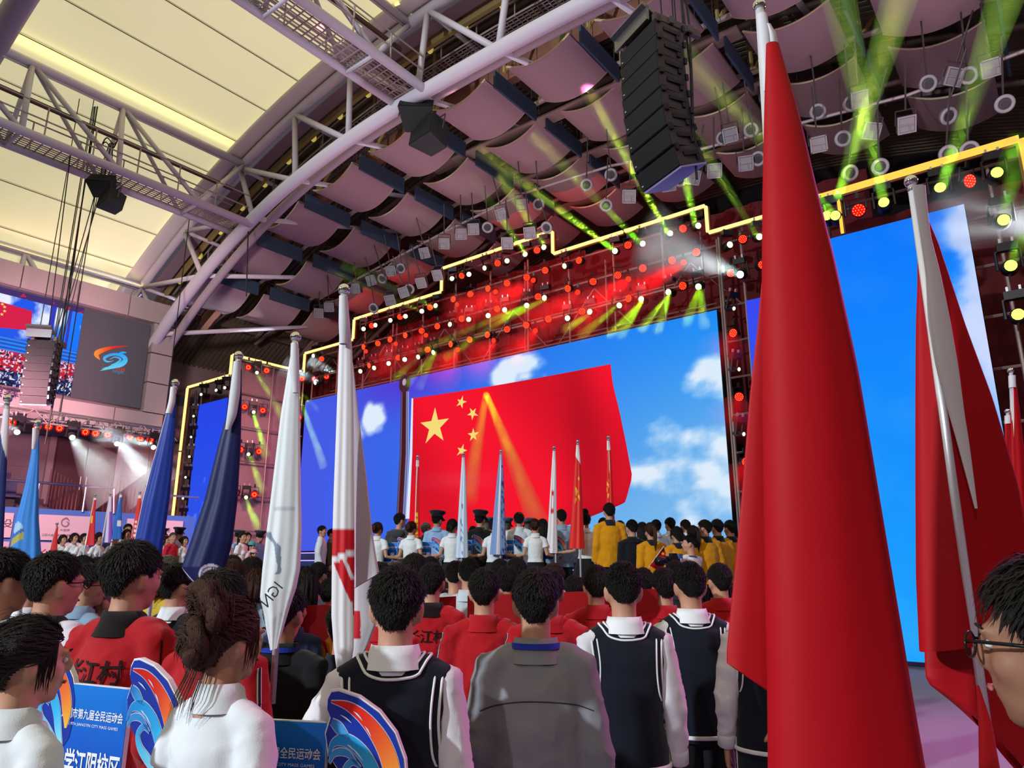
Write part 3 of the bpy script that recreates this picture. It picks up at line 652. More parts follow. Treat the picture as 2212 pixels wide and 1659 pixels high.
for i, (u, v) in enumerate(rd):
    lab = 'round drum work light under the stage roof, %s from the left among the round ones' % ORD[i]
    if proto is None:
        proto = thing('drum_light', lab, 'light', group='round ceiling lights')
        q = MB(); q.tube([(0, -.08, 0), (0, .02, 0), (0, .14, 0)], [.18, .17, .1], 16); q.build('housing', fm, proto, True)
        q = MB(); q.tube([(.15*math.cos(a), -.09, .15*math.sin(a)) for a in np.linspace(0, 2*PI, 20, endpoint=False)], .04, 6, closed=True); q.build('ring', M('bezel'), proto, True)
        q = MB(); q.tube([(0, -.085, 0), (0, -.1, 0)], .075, 12); q.build('core', M('core_dark', '3a3638', .4), proto)
        q = MB(); q.rod((0, .05, .1), (0, .05, 1.3), .02, 5); q.build('bracket', dark_steel, proto); p = proto
    else: p = dup(proto, (0, 0, 0), label=lab)
    p.location = PY(u, v, YF+.2); p.rotation_euler = (math.radians(35+random.uniform(-8, 8)), 0, math.radians(25+random.uniform(-20, 20)))
cb = thing('light_bar', 'long pipe carrying the ceiling floodlights under the stage roof', 'bar', (-8, 16.2, 12.5), world=True)
q = MB(); q.tube([PY(u, v-14, YF+.3) for u, v in ((690, 660), (960, 515), (1130, 432), (1320, 372), (1500, 340), (1960, 220), (2250, 110))], .04, 6); q.build('pipe', M('rail_steel'), cb)
# ================================================================ LINE ARRAYS AND SPEAKERS
case = M('speaker_case', '3d333b', .6); grille = M('speaker_grille', '141519', .7, bump=.3, bscale=400)
def line_array(label, top, rotz, n, w, d, h, curve, rope=5.0):
    t = thing('line_array_speaker', label, 'speaker', top, rotz)
    z = 0; y = 0; a = 0
    for i in range(n):
        a = curve(i); R = Matrix.Rotation(a, 3, 'X'); c = Vector((0, y, z))+R @ Vector((0, 0, -h/2))
        q = MB(); hw = w/2
        # trapezoid cabinet, narrower at the back
        for z0 in (1,):
            pts = [(-hw, -d/2), (hw, -d/2), (hw*.92, d/2), (-hw*.92, d/2)]
            V = [c+R @ Vector((p[0], p[1], s*h*.485)) for s in (-1, 1) for p in pts]
            q.add(V, [(0, 3, 2, 1), (4, 5, 6, 7), (0, 1, 5, 4), (1, 2, 6, 5), (2, 3, 7, 6), (3, 0, 4, 7)])
        cab = q.build('cabinet', case, t)
        q = MB(); V = [c+R @ Vector((x, -d/2-.012, zz)) for x, zz in ((-hw*.99, -h*.465), (hw*.99, -h*.465), (hw*.99, h*.465), (-hw*.99, h*.465))]; q.slab(V, R @ Vector((0, .012, 0))); q.build('grille', grille, cab)
        q = MB()
        for s in (-1, 1):
            q.box(c+R @ Vector((s*(hw*.97+.012), .02, .06*h)), (.03, d*.55, h*.2), R); q.box(c+R @ Vector((s*(hw*.955+.012), d*.24, -.12*h)), (.03, d*.1, h*.42), R)
        q.build('recess', black_gloss, cab)
        q = MB()
        for s in (-1, 1):
            q.box(c+R @ Vector((s*(hw+.02), -d*.42, h*.46)), (.04, .07, .1), R); q.box(c+R @ Vector((s*(hw+.02), d*.42, h*.46)), (.04, .05, .1), R)
        q.build('rigging', black_gloss, cab)
        if i: pass
        q = MB(); q.box(c+R @ Vector((-hw*.86, -d/2-.02, -h*.25)), (.03, .01, .02), R); q.build('badge', M('badge', 'a9abb0', .4), cab)
        nxt = R @ Vector((0, 0, -h)); y += nxt.y; z += nxt.z
    q = MB(); R = Matrix.Rotation(a, 3, 'X'); q.box(Vector((0, y, z))+R @ Vector((0, .0, -.02)), (w*.98, d*.95, .03), R); q.build('bottom_plate', M('violet_plate', '8f7fae', .4), t)
    q = MB(); q.box((0, .05, .1), (w*1.02, .08, .12)); q.box((-w*.42, .2, .1), (.08, d*1.6, .12)); q.box((w*.42, .2, .1), (.08, d*1.6, .12)); q.box((0, d*.75, .1), (w, .1, .12)); q.build('rigging_frame', dark_steel, t)
    q = MB(); q.box((-w*.15, -d*.42, .32), (w*.95, .34, .06), Matrix.Rotation(-.35, 3, 'X')); q.box((-w*.15, -d*.52, .24), (w*.95, .05, .28)); q.build('top_tray', M('tray_steel', '6e6a70', .3, .6), t)
    for x, yy in ((-w*.3, .0), (w*.3, .0), (w*.1, d*.7), (w*.16, d*.7), (.3*w, d*.75)):
        q = MB(); q.rod((x, yy, .1), (x, yy, rope), .012, 5); q.build('chain', black_mat, t)
    q = MB(); q.tube([(w*.3, d*.7, rope), (w*.33, d*.72, .8), (w*.42, d*.75, -.6), (w*.47, d*.6, -1.6), (w*.44, d*.66, -2.6)], .02, 5); q.tube([(w*.2, d*.7, rope), (w*.43, d*.8, .2), (w*.52, d*.62, -.9), (w*.5, d*.55, -2.0)], .018, 5); q.build('cable', black_mat, t)
    return t
line_array('large black line array speaker hanging at the centre right under the roof', PY(1408, 92, 9.2), math.radians(-25), 8, .92, .58, .302, lambda i: math.radians([0, 0, 1, 3, 6, 10, 15, 22][i]))
line_array('far black line array speaker hanging in front of the side video wall', PD(98, 742, 18.5), math.radians(50), 8, .62, .42, .2, lambda i: math.radians([-2, -2, -1, 0, 3, 6, 9, 13][i]), 7.6)
p = PY(2, 2, 12)
def fill_speaker(label, c, s, rz, rope):
    t = thing('fill_speaker', label, 'speaker', c, rz)
    for k, (o, tilt, yaw) in enumerate((((0, 0, 0), .7, .3), ((.35*s, .1, -.55*s), .15, -.5))):
        R = Matrix.Rotation(yaw, 3, 'Z') @ Matrix.Rotation(-tilt, 3, 'X'); c0 = Vector(o); q = MB()
        pts = [(-.42, -.3), (.42, -.3), (.28, .32), (-.28, .32)]
        V = [c0+R @ Vector((p[0]*s, p[1]*s, zz*.3*s)) for zz in (-1, 1) for p in pts]; q.add(V, [(0, 3, 2, 1), (4, 5, 6, 7), (0, 1, 5, 4), (1, 2, 6, 5), (2, 3, 7, 6), (3, 0, 4, 7)]); cab = q.build('cabinet', M('fill_case', '23272a', .6), t)
        q = MB(); q.box(c0+R @ Vector((0, -.31*s, 0)), (.8*s, .02, .54*s), R); q.build('grille', grille, cab)
        q = MB(); q.tube([c0+R @ Vector((-.44*s, 0, 0)), c0+R @ Vector((-.46*s, 0, .42*s)), c0+R @ Vector((.46*s, 0, .42*s)), c0+R @ Vector((.44*s, 0, 0))], .02, 5); q.build('yoke', dark_steel, cab)
    for k in range(3):
        q = MB(); q.tube([(.1*k-.1, 0, .2), (.12*k-.12, .03*k, rope*.5), (.05*k, 0, rope)], .014, 5); q.build('sling', black_mat, t)
    q = MB(); q.tube([(.2*math.cos(a), .12*math.sin(a), rope+.1*math.sin(a*3)) for a in np.linspace(0, 4*PI, 30)], .015, 4); q.build('cable_coil', black_mat, t)
    return t
fill_speaker('small black speaker pair hung under the roof truss before the glowing membrane', PX(222, 402, -19.2), .75, .5, 1.3)
fill_speaker('black speaker pair hung below the white arch chord near the pink panels', PY(900, 250, 11.2), 1.05, .4, .6)
q = MB(); q.rod(PX(152, 335, -19.2), PD(101, 742, 18.5), .014, 5); q.rod(PX(205, 420, -19.2), PD(115, 742, 18.6), .014, 5); q.rod(PX(214, 425, -19.2), PD(120, 748, 18.7), .012, 5); q.rod(PX(210, 425, -19.2), PD(130, 760, 18.7), .012, 5)
tag(q.build('hoist_cable', black_mat), 'thin black hoist cables dropping to the far line array', 'cable')
q = MB(); q.rod(PY(536, 500, 11), PY(532, 640, 11), .02, 5); tag(q.build('drop_cable', black_mat), 'single black cable hanging from the arch in front of the pink panels', 'cable')
# ================================================================ LIGHTING RIG
par_can = M('par_can', '141214', .4); red_lens = ME('red_lens', 'ff0a14', 1.6); red_led = ME('red_led', 'ffa040', 1.6); hot_red = ME('hot_red', 'ff2a14', 2.0)
green_lens = ME('green_lens', 'd4ff5a', 2.6); white_lens = ME('white_lens', 'f6f8ff', 5.0); cream_lens = ME('cream_lens', 'f4ffb8', 2.2)
def make_par(label, group, r=.12, leds=19, lens_mat=red_lens, dot_mat=red_led):
    t = thing('par_lamp', label, 'stage lamp', group=group)
    q = MB(); q.tube([(0, .16, 0), (0, .1, 0), (0, -.08, 0)], [r*.6, r*.95, r], 12); q.build('can', par_can, t, True)
    q = MB(); q.tube([(0, -.081, 0), (0, -.088, 0)], r*.92, 14); q.build('lens', lens_mat, t)
    if dot_mat:
        q = MB(); pts = [(0, 0)] if leds > 7 else []
        for n, rr in ((6, .42), (12, .76)) if leds > 7 else ((7, .5),):
            pts += [(rr*r*math.cos(2*PI*k/n), rr*r*math.sin(2*PI*k/n)) for k in range(n)]
        for a, b in pts: q.tube([(a, -.085, b), (a, -.095, b)], r*(.085 if leds > 7 else .15), 6)
        q.build('led_cluster', dot_mat, t)
    q = MB(); q.tube([(-r*1.1, 0, 0), (-r*1.1, .02, r*1.9), (r*1.1, .02, r*1.9), (r*1.1, 0, 0)], .014, 5); q.box((0, .02, r*1.9+.06), (.06, .05, .12)); q.build('yoke', par_can, t)
    return t
def make_head(label, group, mat, r=.1):
    t = thing('moving_head_lamp', label, 'stage lamp', group=group)
    q = MB(); q.tube([(0, .2, 0), (0, .12, 0), (0, -.06, 0), (0, -.16, 0)], [r*.7, r*1.25, r*1.15, r], 12); q.build('head', par_can, t, True)
    q = MB(); q.ball((0, -.155, 0), (r*.88, r*.35, r*.88), 12, 6); q.build('lens', mat, t, True)
    q = MB(); q.box((0, .02, .36), (.3, .22, .14)); q.build('base', par_can, t)
    q = MB(); q.tube([(-r*1.6, .02, -.02), (-r*1.6, .02, .3), (r*1.6, .02, .3), (r*1.6, .02, -.02)], .03, 6); q.build('yoke', par_can, t)
    q = MB()
    for s in (-1, 1): q.box((s*.09, .02, .47), (.035, .06, .1))
    q.build('clamp', alu, t)
    return t
L5 = lambda L: [(740+a*.3376, 560+b*.3376) for a, b in L]
reds = L5([(990, 27), (768, 104), (717, 259), (815, 221), (940, 190), (1052, 154), (1178, 115), (1302, 69), (1522, 10), (1600, 148), (1450, 186), (1760, 100), (1920, 56), (2100, 10), (1250, 242), (995, 316), (765, 383), (612, 431), (505, 457), (411, 487), (312, 515), (230, 537), (145, 560), (187, 425), (370, 369), (562, 307), (1842, 253), (1530, 331), (1312, 384), (1180, 420), (1055, 452), (936, 484), (820, 511), (704, 543), (546, 576), (359, 632), (181, 678), (2183, 168)])
reds += [(1159.6, 542), (1357, 530.7), (1473, 495), (1605, 518), (1506, 546), (1578, 591), (1643, 574), (695, 776)]
hots = L5([(744, 288), (979, 213), (1225, 138), (1508, 214), (1826, 128), (533, 487), (340, 541), (157, 590), (1237, 456), (977, 520), (742, 578)])+[(1477, 569)]
greens = L5([(927, 55), (1047, 17), (807, 96), (706, 131), (1440, 40), (608, 302), (506, 333), (404, 364), (317, 392), (222, 421), (140, 446), (1047, 326), (927, 357), (811, 390), (705, 421), (1176, 291), (1305, 251), (2101, 213), (1924, 261), (1758, 303), (1594, 343), (1448, 377), (600, 591), (500, 619), (397, 641), (302, 666), (215, 690), (126, 713)])
greens += [(1138, 551.6), (1179, 535), (1330, 543), (1384, 526.6), (1445, 508), (1503.6, 490), (1637, 513), (1571, 532), (1512, 618), (683, 769)]
pp = make_par('red LED par lamp above the main screen', 'red par lamps above the main screen')
ph = make_par('small glowing red-orange spot among the red lamps', 'red-orange spots above the main screen', .09, 0, hot_red, None)
pg = make_head('pale green moving head lamp above the main screen', 'green moving heads above the main screen', cream_lens)
def spread_lamps(proto, pts, y, rx=(.1, .5), rz=(-.2, .9)):
    L0 = proto['label']
    for i, (u, v) in enumerate(sorted(pts)):
        p = proto if i == 0 else dup(proto, (0, 0, 0)); p['label'] = L0+', %s from the left' % ORD[i]; p.location = PY(u, v, y); p.rotation_euler = (random.uniform(*rx), 0, random.uniform(*rz))
spread_lamps(pp, reds, 17.45); spread_lamps(ph, hots, 17.4); spread_lamps(pg, greens, 17.45)
# right-hand column beside the main screen
pc = make_par('red par lamp in the column right of main screen', 'red par lamps right of the main screen'); spread_lamps(pc, [(1587, 720), (1597, 856), (1608, 998)], 17.4)
pc = make_head('small cream lamp in the column right of main screen', 'cream moving heads right of the main screen', cream_lens, .06); spread_lamps(pc, [(1577, 665.6), (1587, 798), (1597, 937)], 17.35, (.2, .5), (.5, 1.2))
# right wing
pc = make_par('red LED par lamp under the right wing outline', 'red par lamps of the right wing', .13); spread_lamps(pc, [(1855, 455.6), (2087, 393)], 14.0)
pc = make_head('bright green moving head lamp on the right stage wing', 'green moving heads of the right wing', green_lens, .11); spread_lamps(pc, [(1789, 471.5), (1806, 470), (1911, 444), (2031, 413), (2151, 380), (2165, 479), (2182, 577.6), (2200, 682.5)], 14.0, (.0, .3), (0, .6))
# left wing inner side (plane of constant x)
def spread_x(proto, pts, x, rx=(.1, .4), rz=(.7, 1.2)):
    L0 = proto['label']
    for i, (u, v) in enumerate(sorted(pts)):
        p = proto if i == 0 else dup(proto, (0, 0, 0)); p['label'] = L0+', %s from the left' % ORD[i]; p.location = PX(u, v, x); p.rotation_euler = (random.uniform(*rx), 0, random.uniform(*rz))
pc = make_par('red par lamp on the inner side of the left wing', 'red par lamps of the left wing', .13, 7); spread_x(pc, [(538, 793), (575, 800), (652, 817.6), (680, 819), (706, 814), (529, 879), (568, 886.5), (645, 902), (520, 970.5), (559, 974.6), (510, 1064), (550, 1067)], -24.35)
pc = make_head('cream moving head lamp inside the left wing', 'green moving heads of the left wing', cream_lens, .08); spread_x(pc, [(555, 804), (547, 891), (539, 981), (531, 1074)], -24.35)
pc = make_head('small pale lamp in the dark left wing edge strip', 'pale lamps along the left wing edge', cream_lens, .055); spread_lamps(pc, [(420, 900), (417, 943), (411, 987), (405.6, 1031.6), (400, 1076.5), (396, 1122)], 14.0, (0, .3), (.3, .9))
pc = make_head('white moving head lamp on the left wing top', 'moving heads on the left wing top', cream_lens, .07); spread_lamps(pc, [(440, 853), (472, 845), (490, 838)], 14.0, (0, .4), (.2, .9))
# lower side truss with lamps
XT = -21.8; ZT = 5.58
tr = thing('lighting_truss', 'box lighting truss with red lamps below the side video wall', 'truss', (XT, 8, 5.6), world=True)
ya, yb = 2.5, 10.7
for dx in (-.17, .17):
    for dz in (-.17, .17): MB().rod((XT+dx, ya, ZT+dz), (XT+dx, yb, ZT+dz), .028, 6).build('chord', alu, tr, True)
for i, y in enumerate(np.arange(ya, yb, .36)):
    q = MB(); s = 1 if i % 2 else -1
    q.rod((XT+.17, y, ZT-.17*s), (XT+.17, y+.36, ZT+.17*s), .014, 4); q.rod((XT-.17, y, ZT+.17*s), (XT-.17, y+.36, ZT-.17*s), .014, 4); q.rod((XT-.17, y, ZT-.17), (XT+.17, y+.18, ZT-.17), .014, 4); q.build('lacing', alu, tr)
for y in (4, 7.5, 10.4):
    q = MB(); q.rod((XT, y, ZT+.17), (XT, y, zu(XT)-.5), .015, 5); q.build('sling', black_mat, tr)
pc = make_par('red par lamp hung under the side truss', 'red par lamps of the side truss', .115, 7); spread_x(pc, [(28, 913), (107, 922.6), (132, 926), (84, 922), (187, 934), (208, 936), (234, 939), (281, 944.5), (304.5, 947.6), (326.5, 950)], XT, (.0, .2), (.8, 1.1))
pc = make_head('glaring white spot lamp hung under the side lighting truss', 'white spots of the side truss', white_lens, .085); spread_x(pc, [(38, 929), (155, 943), (252.5, 954), (330, 962)], XT+.1, (.3, .6), (1.0, 1.4))
pc = make_head('glaring white spot lamp on the stage scaffold', 'white spots of the scaffold', white_lens, .11); spread_lamps(pc, [(1602, 593), (688, 825)], 17.3, (.3, .4), (-.5, .2))
# ================================================================ BEAMS: lamps inside cones of haze tinted like their light
HZ = {'y': MHAZE('haze_tint_amber', (1, .6, .1), .4), 'g': MHAZE('haze_tint_green', (.35, 1, .1), .5), 'w': MHAZE('haze_white', (1, 1, 1), .16), 'r': MHAZE('haze_tint_red', (1, .06, .06), .3)}  # beam tint is painted into the haze colour; only white haze is neutral
nb = 0
def beam(a, b, col, power, r0, r1, kind='g', spread=None):
    global nb
    a, b = Vector(a), Vector(b); d = (b-a); L = d.length; d.normalize(); nb += 1
    l = bpy.data.lights.new('beam_source', 'AREA'); l.shape = 'DISK'; l.size = r0*1.7; l.energy = power; l.color = col
    l.spread = math.radians(spread) if spread else max(math.radians(1.2), 2*math.atan((r1-r0)/L)*1.0)
    o = bpy.data.objects.new('beam_source', l); COL.objects.link(o); o.location = a+d*.05; o.rotation_euler = d.to_track_quat('-Z', 'Y').to_euler()
    q = MB(); n = 6; q.tube([a+d*(.02+L*k/n) for k in range(n+1)], [r0+(r1-r0)*k/n for k in range(n+1)], 14)
    h = q.build('haze', HZ[kind]); tag(h, 'thin smoky haze lit by a stage beam under the roof', 'haze', 'lit haze in the stage beams', 'stuff')
G = (.9, 1.0, .3); Y = (1, .8, .06); W = (.85, .95, 1); RD = (1, .02, .03)
def gb(u, v, u2, v2, y2, p=9, y=17.2, r0=.07, r1=.22, col=G): beam(PY(u, v, y), PY(u2, v2, y2), col, p*(.15 if y < 15 else .5), r0, r1)
gb(1445, 508, 1195, 60, 12.6, 14, r1=.3); gb(1384, 526, 1150, 290, 13.2, 6); gb(1330, 543, 1030, 320, 13.6, 11); gb(1179, 535, 1080, 380, 14.2, 6); gb(1138, 552, 985, 330, 14.2, 7)
gb(1503, 490, 1462, 300, 13.8, 7); gb(1637, 513, 1430, 180, 12.6, 4); gb(1806, 470, 1420, 60, 11.2, 20, 13.8, .09, .3); gb(1809, 432, 1960, -60, 10.6, 26, 13.8, .1, .3); gb(1911, 444, 1808, -20, 11.0, 18, 13.8, .09, .28)
gb(2031, 413, 2190, -60, 11.0, 20, 13.8, .1, .28); gb(2151, 380, 2206, 300, 13.2, 9, 13.8); gb(2165, 479, 2205, 320, 13.2, 9, 13.8); gb(2182, 577, 2240, 440, 13.0, 9, 13.8); gb(947, 669, 740, 570, 14.8, 3.5); gb(910, 673, 650, 560, 14.5, 3)
for u, v, ends, p in ((1137, 658, ((905, 760), (960, 775)), 6), (1181, 645, ((1090, 690),), 4), (1449, 632, ((1385, 712), (1420, 715)), 6), (1389, 648, ((1315, 725), (1340, 728)), 5), (1333, 662, ((1255, 725),), 4), (1512, 618, ((1482, 700), (1522, 705)), 6), (1278, 676, ((1220, 712),), 3), (942, 759, ((880, 830), (905, 838)), 5), (909, 769, ((850, 820),), 4)):
    for e in ends: gb(u, v, e[0], e[1], 15.6, p, 17.2, .05, .16, (.75, 1, .05))
for a, b in (((555, 806), (612, 905)), ((547, 893), (575, 985)), ((539, 983), (566, 1060)), ((531, 1076), (556, 1140)), ((640, 838), (700, 1010)), ((640, 838), (760, 960))): beam(PX(a[0], a[1], -24.2), PX(b[0], b[1], -23.0), (.75, 1, .08), 5, .05, .2)
for e, y2, p in (((1165, 1135), 12.5, 9), ((1010, 1080), 13, 5)): beam(PY(1050, 850, 17.0), PY(*e, y2), (1, .62, .04), p*.4, .1, .26, 'y')
for a, b, y2, p in (((1153.6, 607), (1050, 668), 15.6, 26), ((1070, 632), (985, 680), 15.6, 20), ((1356.5, 603), (1240, 690), 15.2, 30), ((1249, 632), (1150, 705), 15.4, 26), ((1477, 569), (1330, 650), 15, 34), ((1157.6, 714), (1105, 775), 15.8, 22), ((1070, 735.6), (1025, 790), 15.8, 20), ((990, 755), (950, 810), 15.8, 18), ((920, 724), (860, 770), 15.8, 16), ((1587, 722), (1562, 770), 16.5, 8), ((1597, 858), (1580, 912), 16.5, 8), ((1608, 1000), (1598, 1055), 16.5, 8), ((855, 743), (810, 790), 15.8, 14)):
    beam(PY(*a, 17.2), PY(*b, y2), RD, p*.6, .1, .75, 'r')
beam(PY(1602, 593, 17.1), PY(1395, 520, 15.0), W, 22, .09, 1.0, 'w'); beam(PY(690, 825, 17.1), PY(610, 790, 15.8), W, 12, .08, .5, 'w'); beam(PY(726, 806, 17.3), PY(668, 778, 16.4), W, 9, .08, .4, 'w')
beam(PY(2300, 490, 14.6), PY(2030, 455, 13.2), W, 30, .25, .75, 'w')
beam(PX(155, 944, -21.6), PX(260, 1060, -21.2), W, 150, .1, 1.0, 'w'); beam(PX(253, 955, -21.6), PX(338, 1060, -21.2), W, 150, .1, .9, 'w'); beam(PX(330, 962, -21.6), PX(215, 938, -21.2), W, 18, .09, .4, 'w'); beam(PX(38, 929, -21.6), PX(-30, 925, -21.2), W, 18, .1, .4, 'w')
# ================================================================ PEOPLE
STAGE_Z = .8
def remeshed(mb, voxel, smooth=4, hem=None, fold=0, seed=0, fs=1.0):
    me = bpy.data.meshes.new('tmp'); me.from_pydata(mb.v, [], mb.f); o = bpy.data.objects.new('tmp', me); COL.objects.link(o)
    m = o.modifiers.new('r', 'REMESH'); m.mode = 'VOXEL'; m.voxel_size = voxel
    s = o.modifiers.new('s', 'SMOOTH'); s.iterations = smooth; s.factor = .5
    out = bpy.data.meshes.new_from_object(o.evaluated_get(bpy.context.evaluated_depsgraph_get())); bpy.data.objects.remove(o); bpy.data.meshes.remove(me)
    if fold:
        nrm = [v.normal.copy() for v in out.vertices]
        for v, n in zip(out.vertices, nrm):
            c = v.co; d = noise.noise((c.x*7*fs+seed, c.y*7*fs, c.z*3.2*fs))*1.0+.8*(abs(noise.noise((c.x*9*fs+c.z*6*fs, c.y*8*fs+seed, c.z*9*fs-c.x*5)))-.25)
            w = 1.35 if abs(c.x) > .2 else (.7+.6*max(0, 1.15-c.z)/.3 if c.z < 1.15 else .7)
            rg = (1-abs(noise.noise((c.x*11+c.z*7+seed, c.y*11, c.z*8-c.x*6))))**4
            v.co = c+n*max(-.0045, (d+.55*rg-.2)*fold*w)
    if hem is not None:
        bm = bmesh.new(); bm.from_mesh(out); bmesh.ops.bisect_plane(bm, geom=bm.verts[:]+bm.edges[:]+bm.faces[:], plane_co=(0, 0, hem), plane_no=(0, 0, 1), clear_inner=True); bm.to_mesh(out); bm.free()
    out.polygons.foreach_set('use_smooth', [True]*len(out.polygons)); return out
def arms(pose, s):
    if pose == 'hold': return [Vector(p) for p in ((s*.152, -.01, 1.365), (s*.215, -.05, 1.11), (s*.43, .10, 1.085))], Vector((s*.6, .8, .05))
    if pose == 'pole': return ([Vector(p) for p in ((s*.163, -.01, 1.37), (s*.225, .02, 1.12), (s*.13, .24, 1.18 if s > 0 else 1.05))], Vector((-s*.5, .8, .3)))
    if pose == 'pole_left':
        if s < 0: return [Vector(p) for p in ((s*.163, -.01, 1.37), (s*.27, .0, 1.14), (s*.19, .17, 1.31))], Vector((.1, .35, .9))
    if pose == 'camera': return [Vector(p) for p in ((s*.163, 0, 1.37), (s*.22, .12, 1.16), (s*.09, .30, 1.40))], Vector((-s*.4, .5, .7))
    if pose == 'back' and s > 0: return [Vector(p) for p in ((s*.166, -.01, 1.38), (s*.24, -.12, 1.12), (s*.09, -.20, 1.0))], Vector((-s*1, -.1, -.1))
    return [Vector(p) for p in ((s*.166, -.01, 1.375), (s*.212, -.04, 1.10), (s*.222, .03, .865))], Vector((0, .1, -1))
def hand(mb, w, d, s, curl=.6, mi=0):
    d = d.normalized(); side = Vector((0, 0, 1)).cross(d); side = side.normalized() if side.length > .2 else Vector((0, -s, 0))
    pn = side.cross(d).normalized()
    if abs(d.z) > .8: side = Vector((0, 1, 0)); pn = Vector((-s, 0, 0))
    mb.tube([w-d*.03, w+d*.02, w+d*.06, w+d*.095], [(.024, .019), (.036, .017), (.042, .016), (.036, .012)], 10, up=pn, mi=mi)
    for k, L in enumerate((.066, .076, .071, .056)):
        o = w+d*.088+side*(.03-.02*k); e = (d*math.cos(curl)+pn*math.sin(curl)); f = (d*math.cos(curl*2)+pn*math.sin(curl*2))
        mb.tube([o-d*.02, o+d*.004, o+e*L*.5, o+e*L*.5+f*L*.35, o+e*L*.5+f*L*.55], [.009, .0095, .0085, .0075, .004], 6, mi=mi)
    o = w+d*.03+side*.03; mb.tube([o-side*.01, o+side*.028+d*.02, o+side*.034+d*.05+pn*.012, o+side*.028+d*.07+pn*.02], [.013, .0115, .0095, .005], 6, mi=mi)
BODY = {}
SKIN = M('skin', 'c08d74', .5, spec=.3, sub=.12, var=.06, vscale=12); EYEW = M('eye_white', 'd8d4d0', .2); IRIS = M('iris', '20140f', .2); LIP = M('lip', 'a35c56', .45); BROW = M('brow', '1b1512', .8)
HK = 1.045
def hs(q):
    q.v = [(x*HK, y*HK, 1.5+(z-1.5)*HK) if z > 1.42 else (x, y, z) for x, y, z in q.v]; return q
def head_parts(mb, f=1.0):
    """head facing +Y about (0,0,1.6): cranium, jaw, cheeks, nose, brow ridge, lips, ears"""
    mb.ball((0, -.012, 1.615), (.074*f, .094*f, .088*f), 20, 14); mb.ball((0, .012, 1.575), (.066*f, .078*f, .085*f), 16, 12)
    mb.ball((0, .03, 1.535), (.05*f, .06*f, .062*f), 14, 10); mb.ball((0, .058, 1.497), (.024*f, .026, .022), 10, 8)
    for s in (-1, 1):
        mb.ball((s*.036, .058, 1.565), (.026, .026, .028), 10, 8); mb.ball((s*.03, .082, 1.613), (.026, .014, .011), 8, 6)
        mb.ball((s*.074*f, -.008, 1.578), (.012, .022, .034), 10, 8); mb.ball((s*.08*f, -.014, 1.59), (.009, .02, .024), 8, 6)
    mb.tube([(0, .084, 1.615), (0, .096, 1.592), (0, .108, 1.572)], [.009, .012, .014], 8); mb.ball((0, .1, 1.566), (.019, .014, .011), 8, 6)
    mb.ball((0, .083, 1.534), (.024, .014, .008), 10, 6); mb.ball((0, .081, 1.522), (.02, .013, .008), 10, 6)
    mb.tube([(0, -.025, 1.38), (0, -.022, 1.44), (0, -.012, 1.5), (0, -.012, 1.56)], [.072, .056*f, .054*f, .056*f], 14)
def body(pose='stand', sex='m', yaw=0, bare=False):
    key = (pose, sex, yaw)
    if key in BODY: return BODY[key]
    f = 1 if sex == 'm' else .94; w = 1 if sex == 'm' else .88
    hd = MB(); head_parts(hd, f); hs(hd); Rz = Matrix.Rotation(math.radians(yaw), 3, 'Z'); hd.v = [tuple(Rz @ Vector(p)) if p[2] > 1.42 else p for p in hd.v]
    q = MB(); q.add(hd.v, hd.f)
    q.tube([(0, 0, z) for z in (.84, .93, 1.04, 1.18, 1.30, 1.375, 1.425)], [(.15*w, .095), (.152*w, .1), (.122*w, .085), (.142*w, .098), (.155*w, .098), (.13*w, .08), (.07, .06)], 16)
    for s in (-1, 1):
        A, d = arms(pose, s); A = [Vector((a.x*(.95 if sex == 'f' else 1), a.y, a.z)) for a in A]
        q.tube([(s*.06, -.01, 1.395), A[0]*.6+Vector((s*.06, -.01, 1.395))*.4, A[0], A[0].lerp(A[1], .4), A[1], A[1].lerp(A[2], .35), A[2]], [.045, .05, .05*w, .046*w, .036*w, .037*w, .024*w], 10)
        q.tube([(s*.085*w, 0, .9), (s*.088*w, .01, .7), (s*.086, .008, .5), (s*.086, -.012, .34), (s*.085, -.02, .09)], [.085*w, .075*w, .052, .05, .034], 10)
        q.tube([(s*.085, -.05, .045), (s*.09, .05, .04), (s*.095, .14, .03)], [.035, .036, .026], 8)
    me = remeshed(q, .011, 3); me.materials.clear()
    for m_ in (SKIN, EYEW, IRIS, LIP, BROW): me.materials.append(m_)
    ex = MB(); ex.v = []; 
    for s in (-1, 1):
        A, d = arms(pose, s); A2 = Vector((A[2].x*(.95 if sex == 'f' else 1), A[2].y, A[2].z)); hand(ex, A2, d, s, .75 if pose in ('hold', 'pole', 'camera') else .35)
    k0 = len(ex.v)
    for s in (-1, 1):
        ex.ball((s*.031, .0795, 1.594), (.0145, .008, .0075), 10, 6, 1); ex.ball((s*.031, .0838, 1.594), (.0065, .0045, .0065), 8, 5, 2)
        ex.tube([(s*.014, .0935, 1.617), (s*.032, .0945, 1.621), (s*.05, .084, 1.617)], [.002, .003, .0015], 5, mi=4)
    ex.tube([(-.022, .09, 1.529), (0, .0975, 1.530), (.022, .09, 1.529)], [.002, .0055, .002], 6, mi=3)
    ex.v[k0:] = [tuple(Rz @ Vector((p[0]*HK, p[1]*HK, 1.5+(p[2]-1.5)*HK))) for p in ex.v[k0:]]
    bm = bmesh.new(); bm.from_mesh(me); em = bpy.data.meshes.new('x'); em.from_pydata(ex.v, [], ex.f); em.polygons.foreach_set('material_index', ex.m); em.polygons.foreach_set('use_smooth', [True]*len(ex.f)); bm.from_mesh(em); bm.to_mesh(me); bm.free(); bpy.data.meshes.remove(em)
    BODY[key] = me; return me
GARM = {}
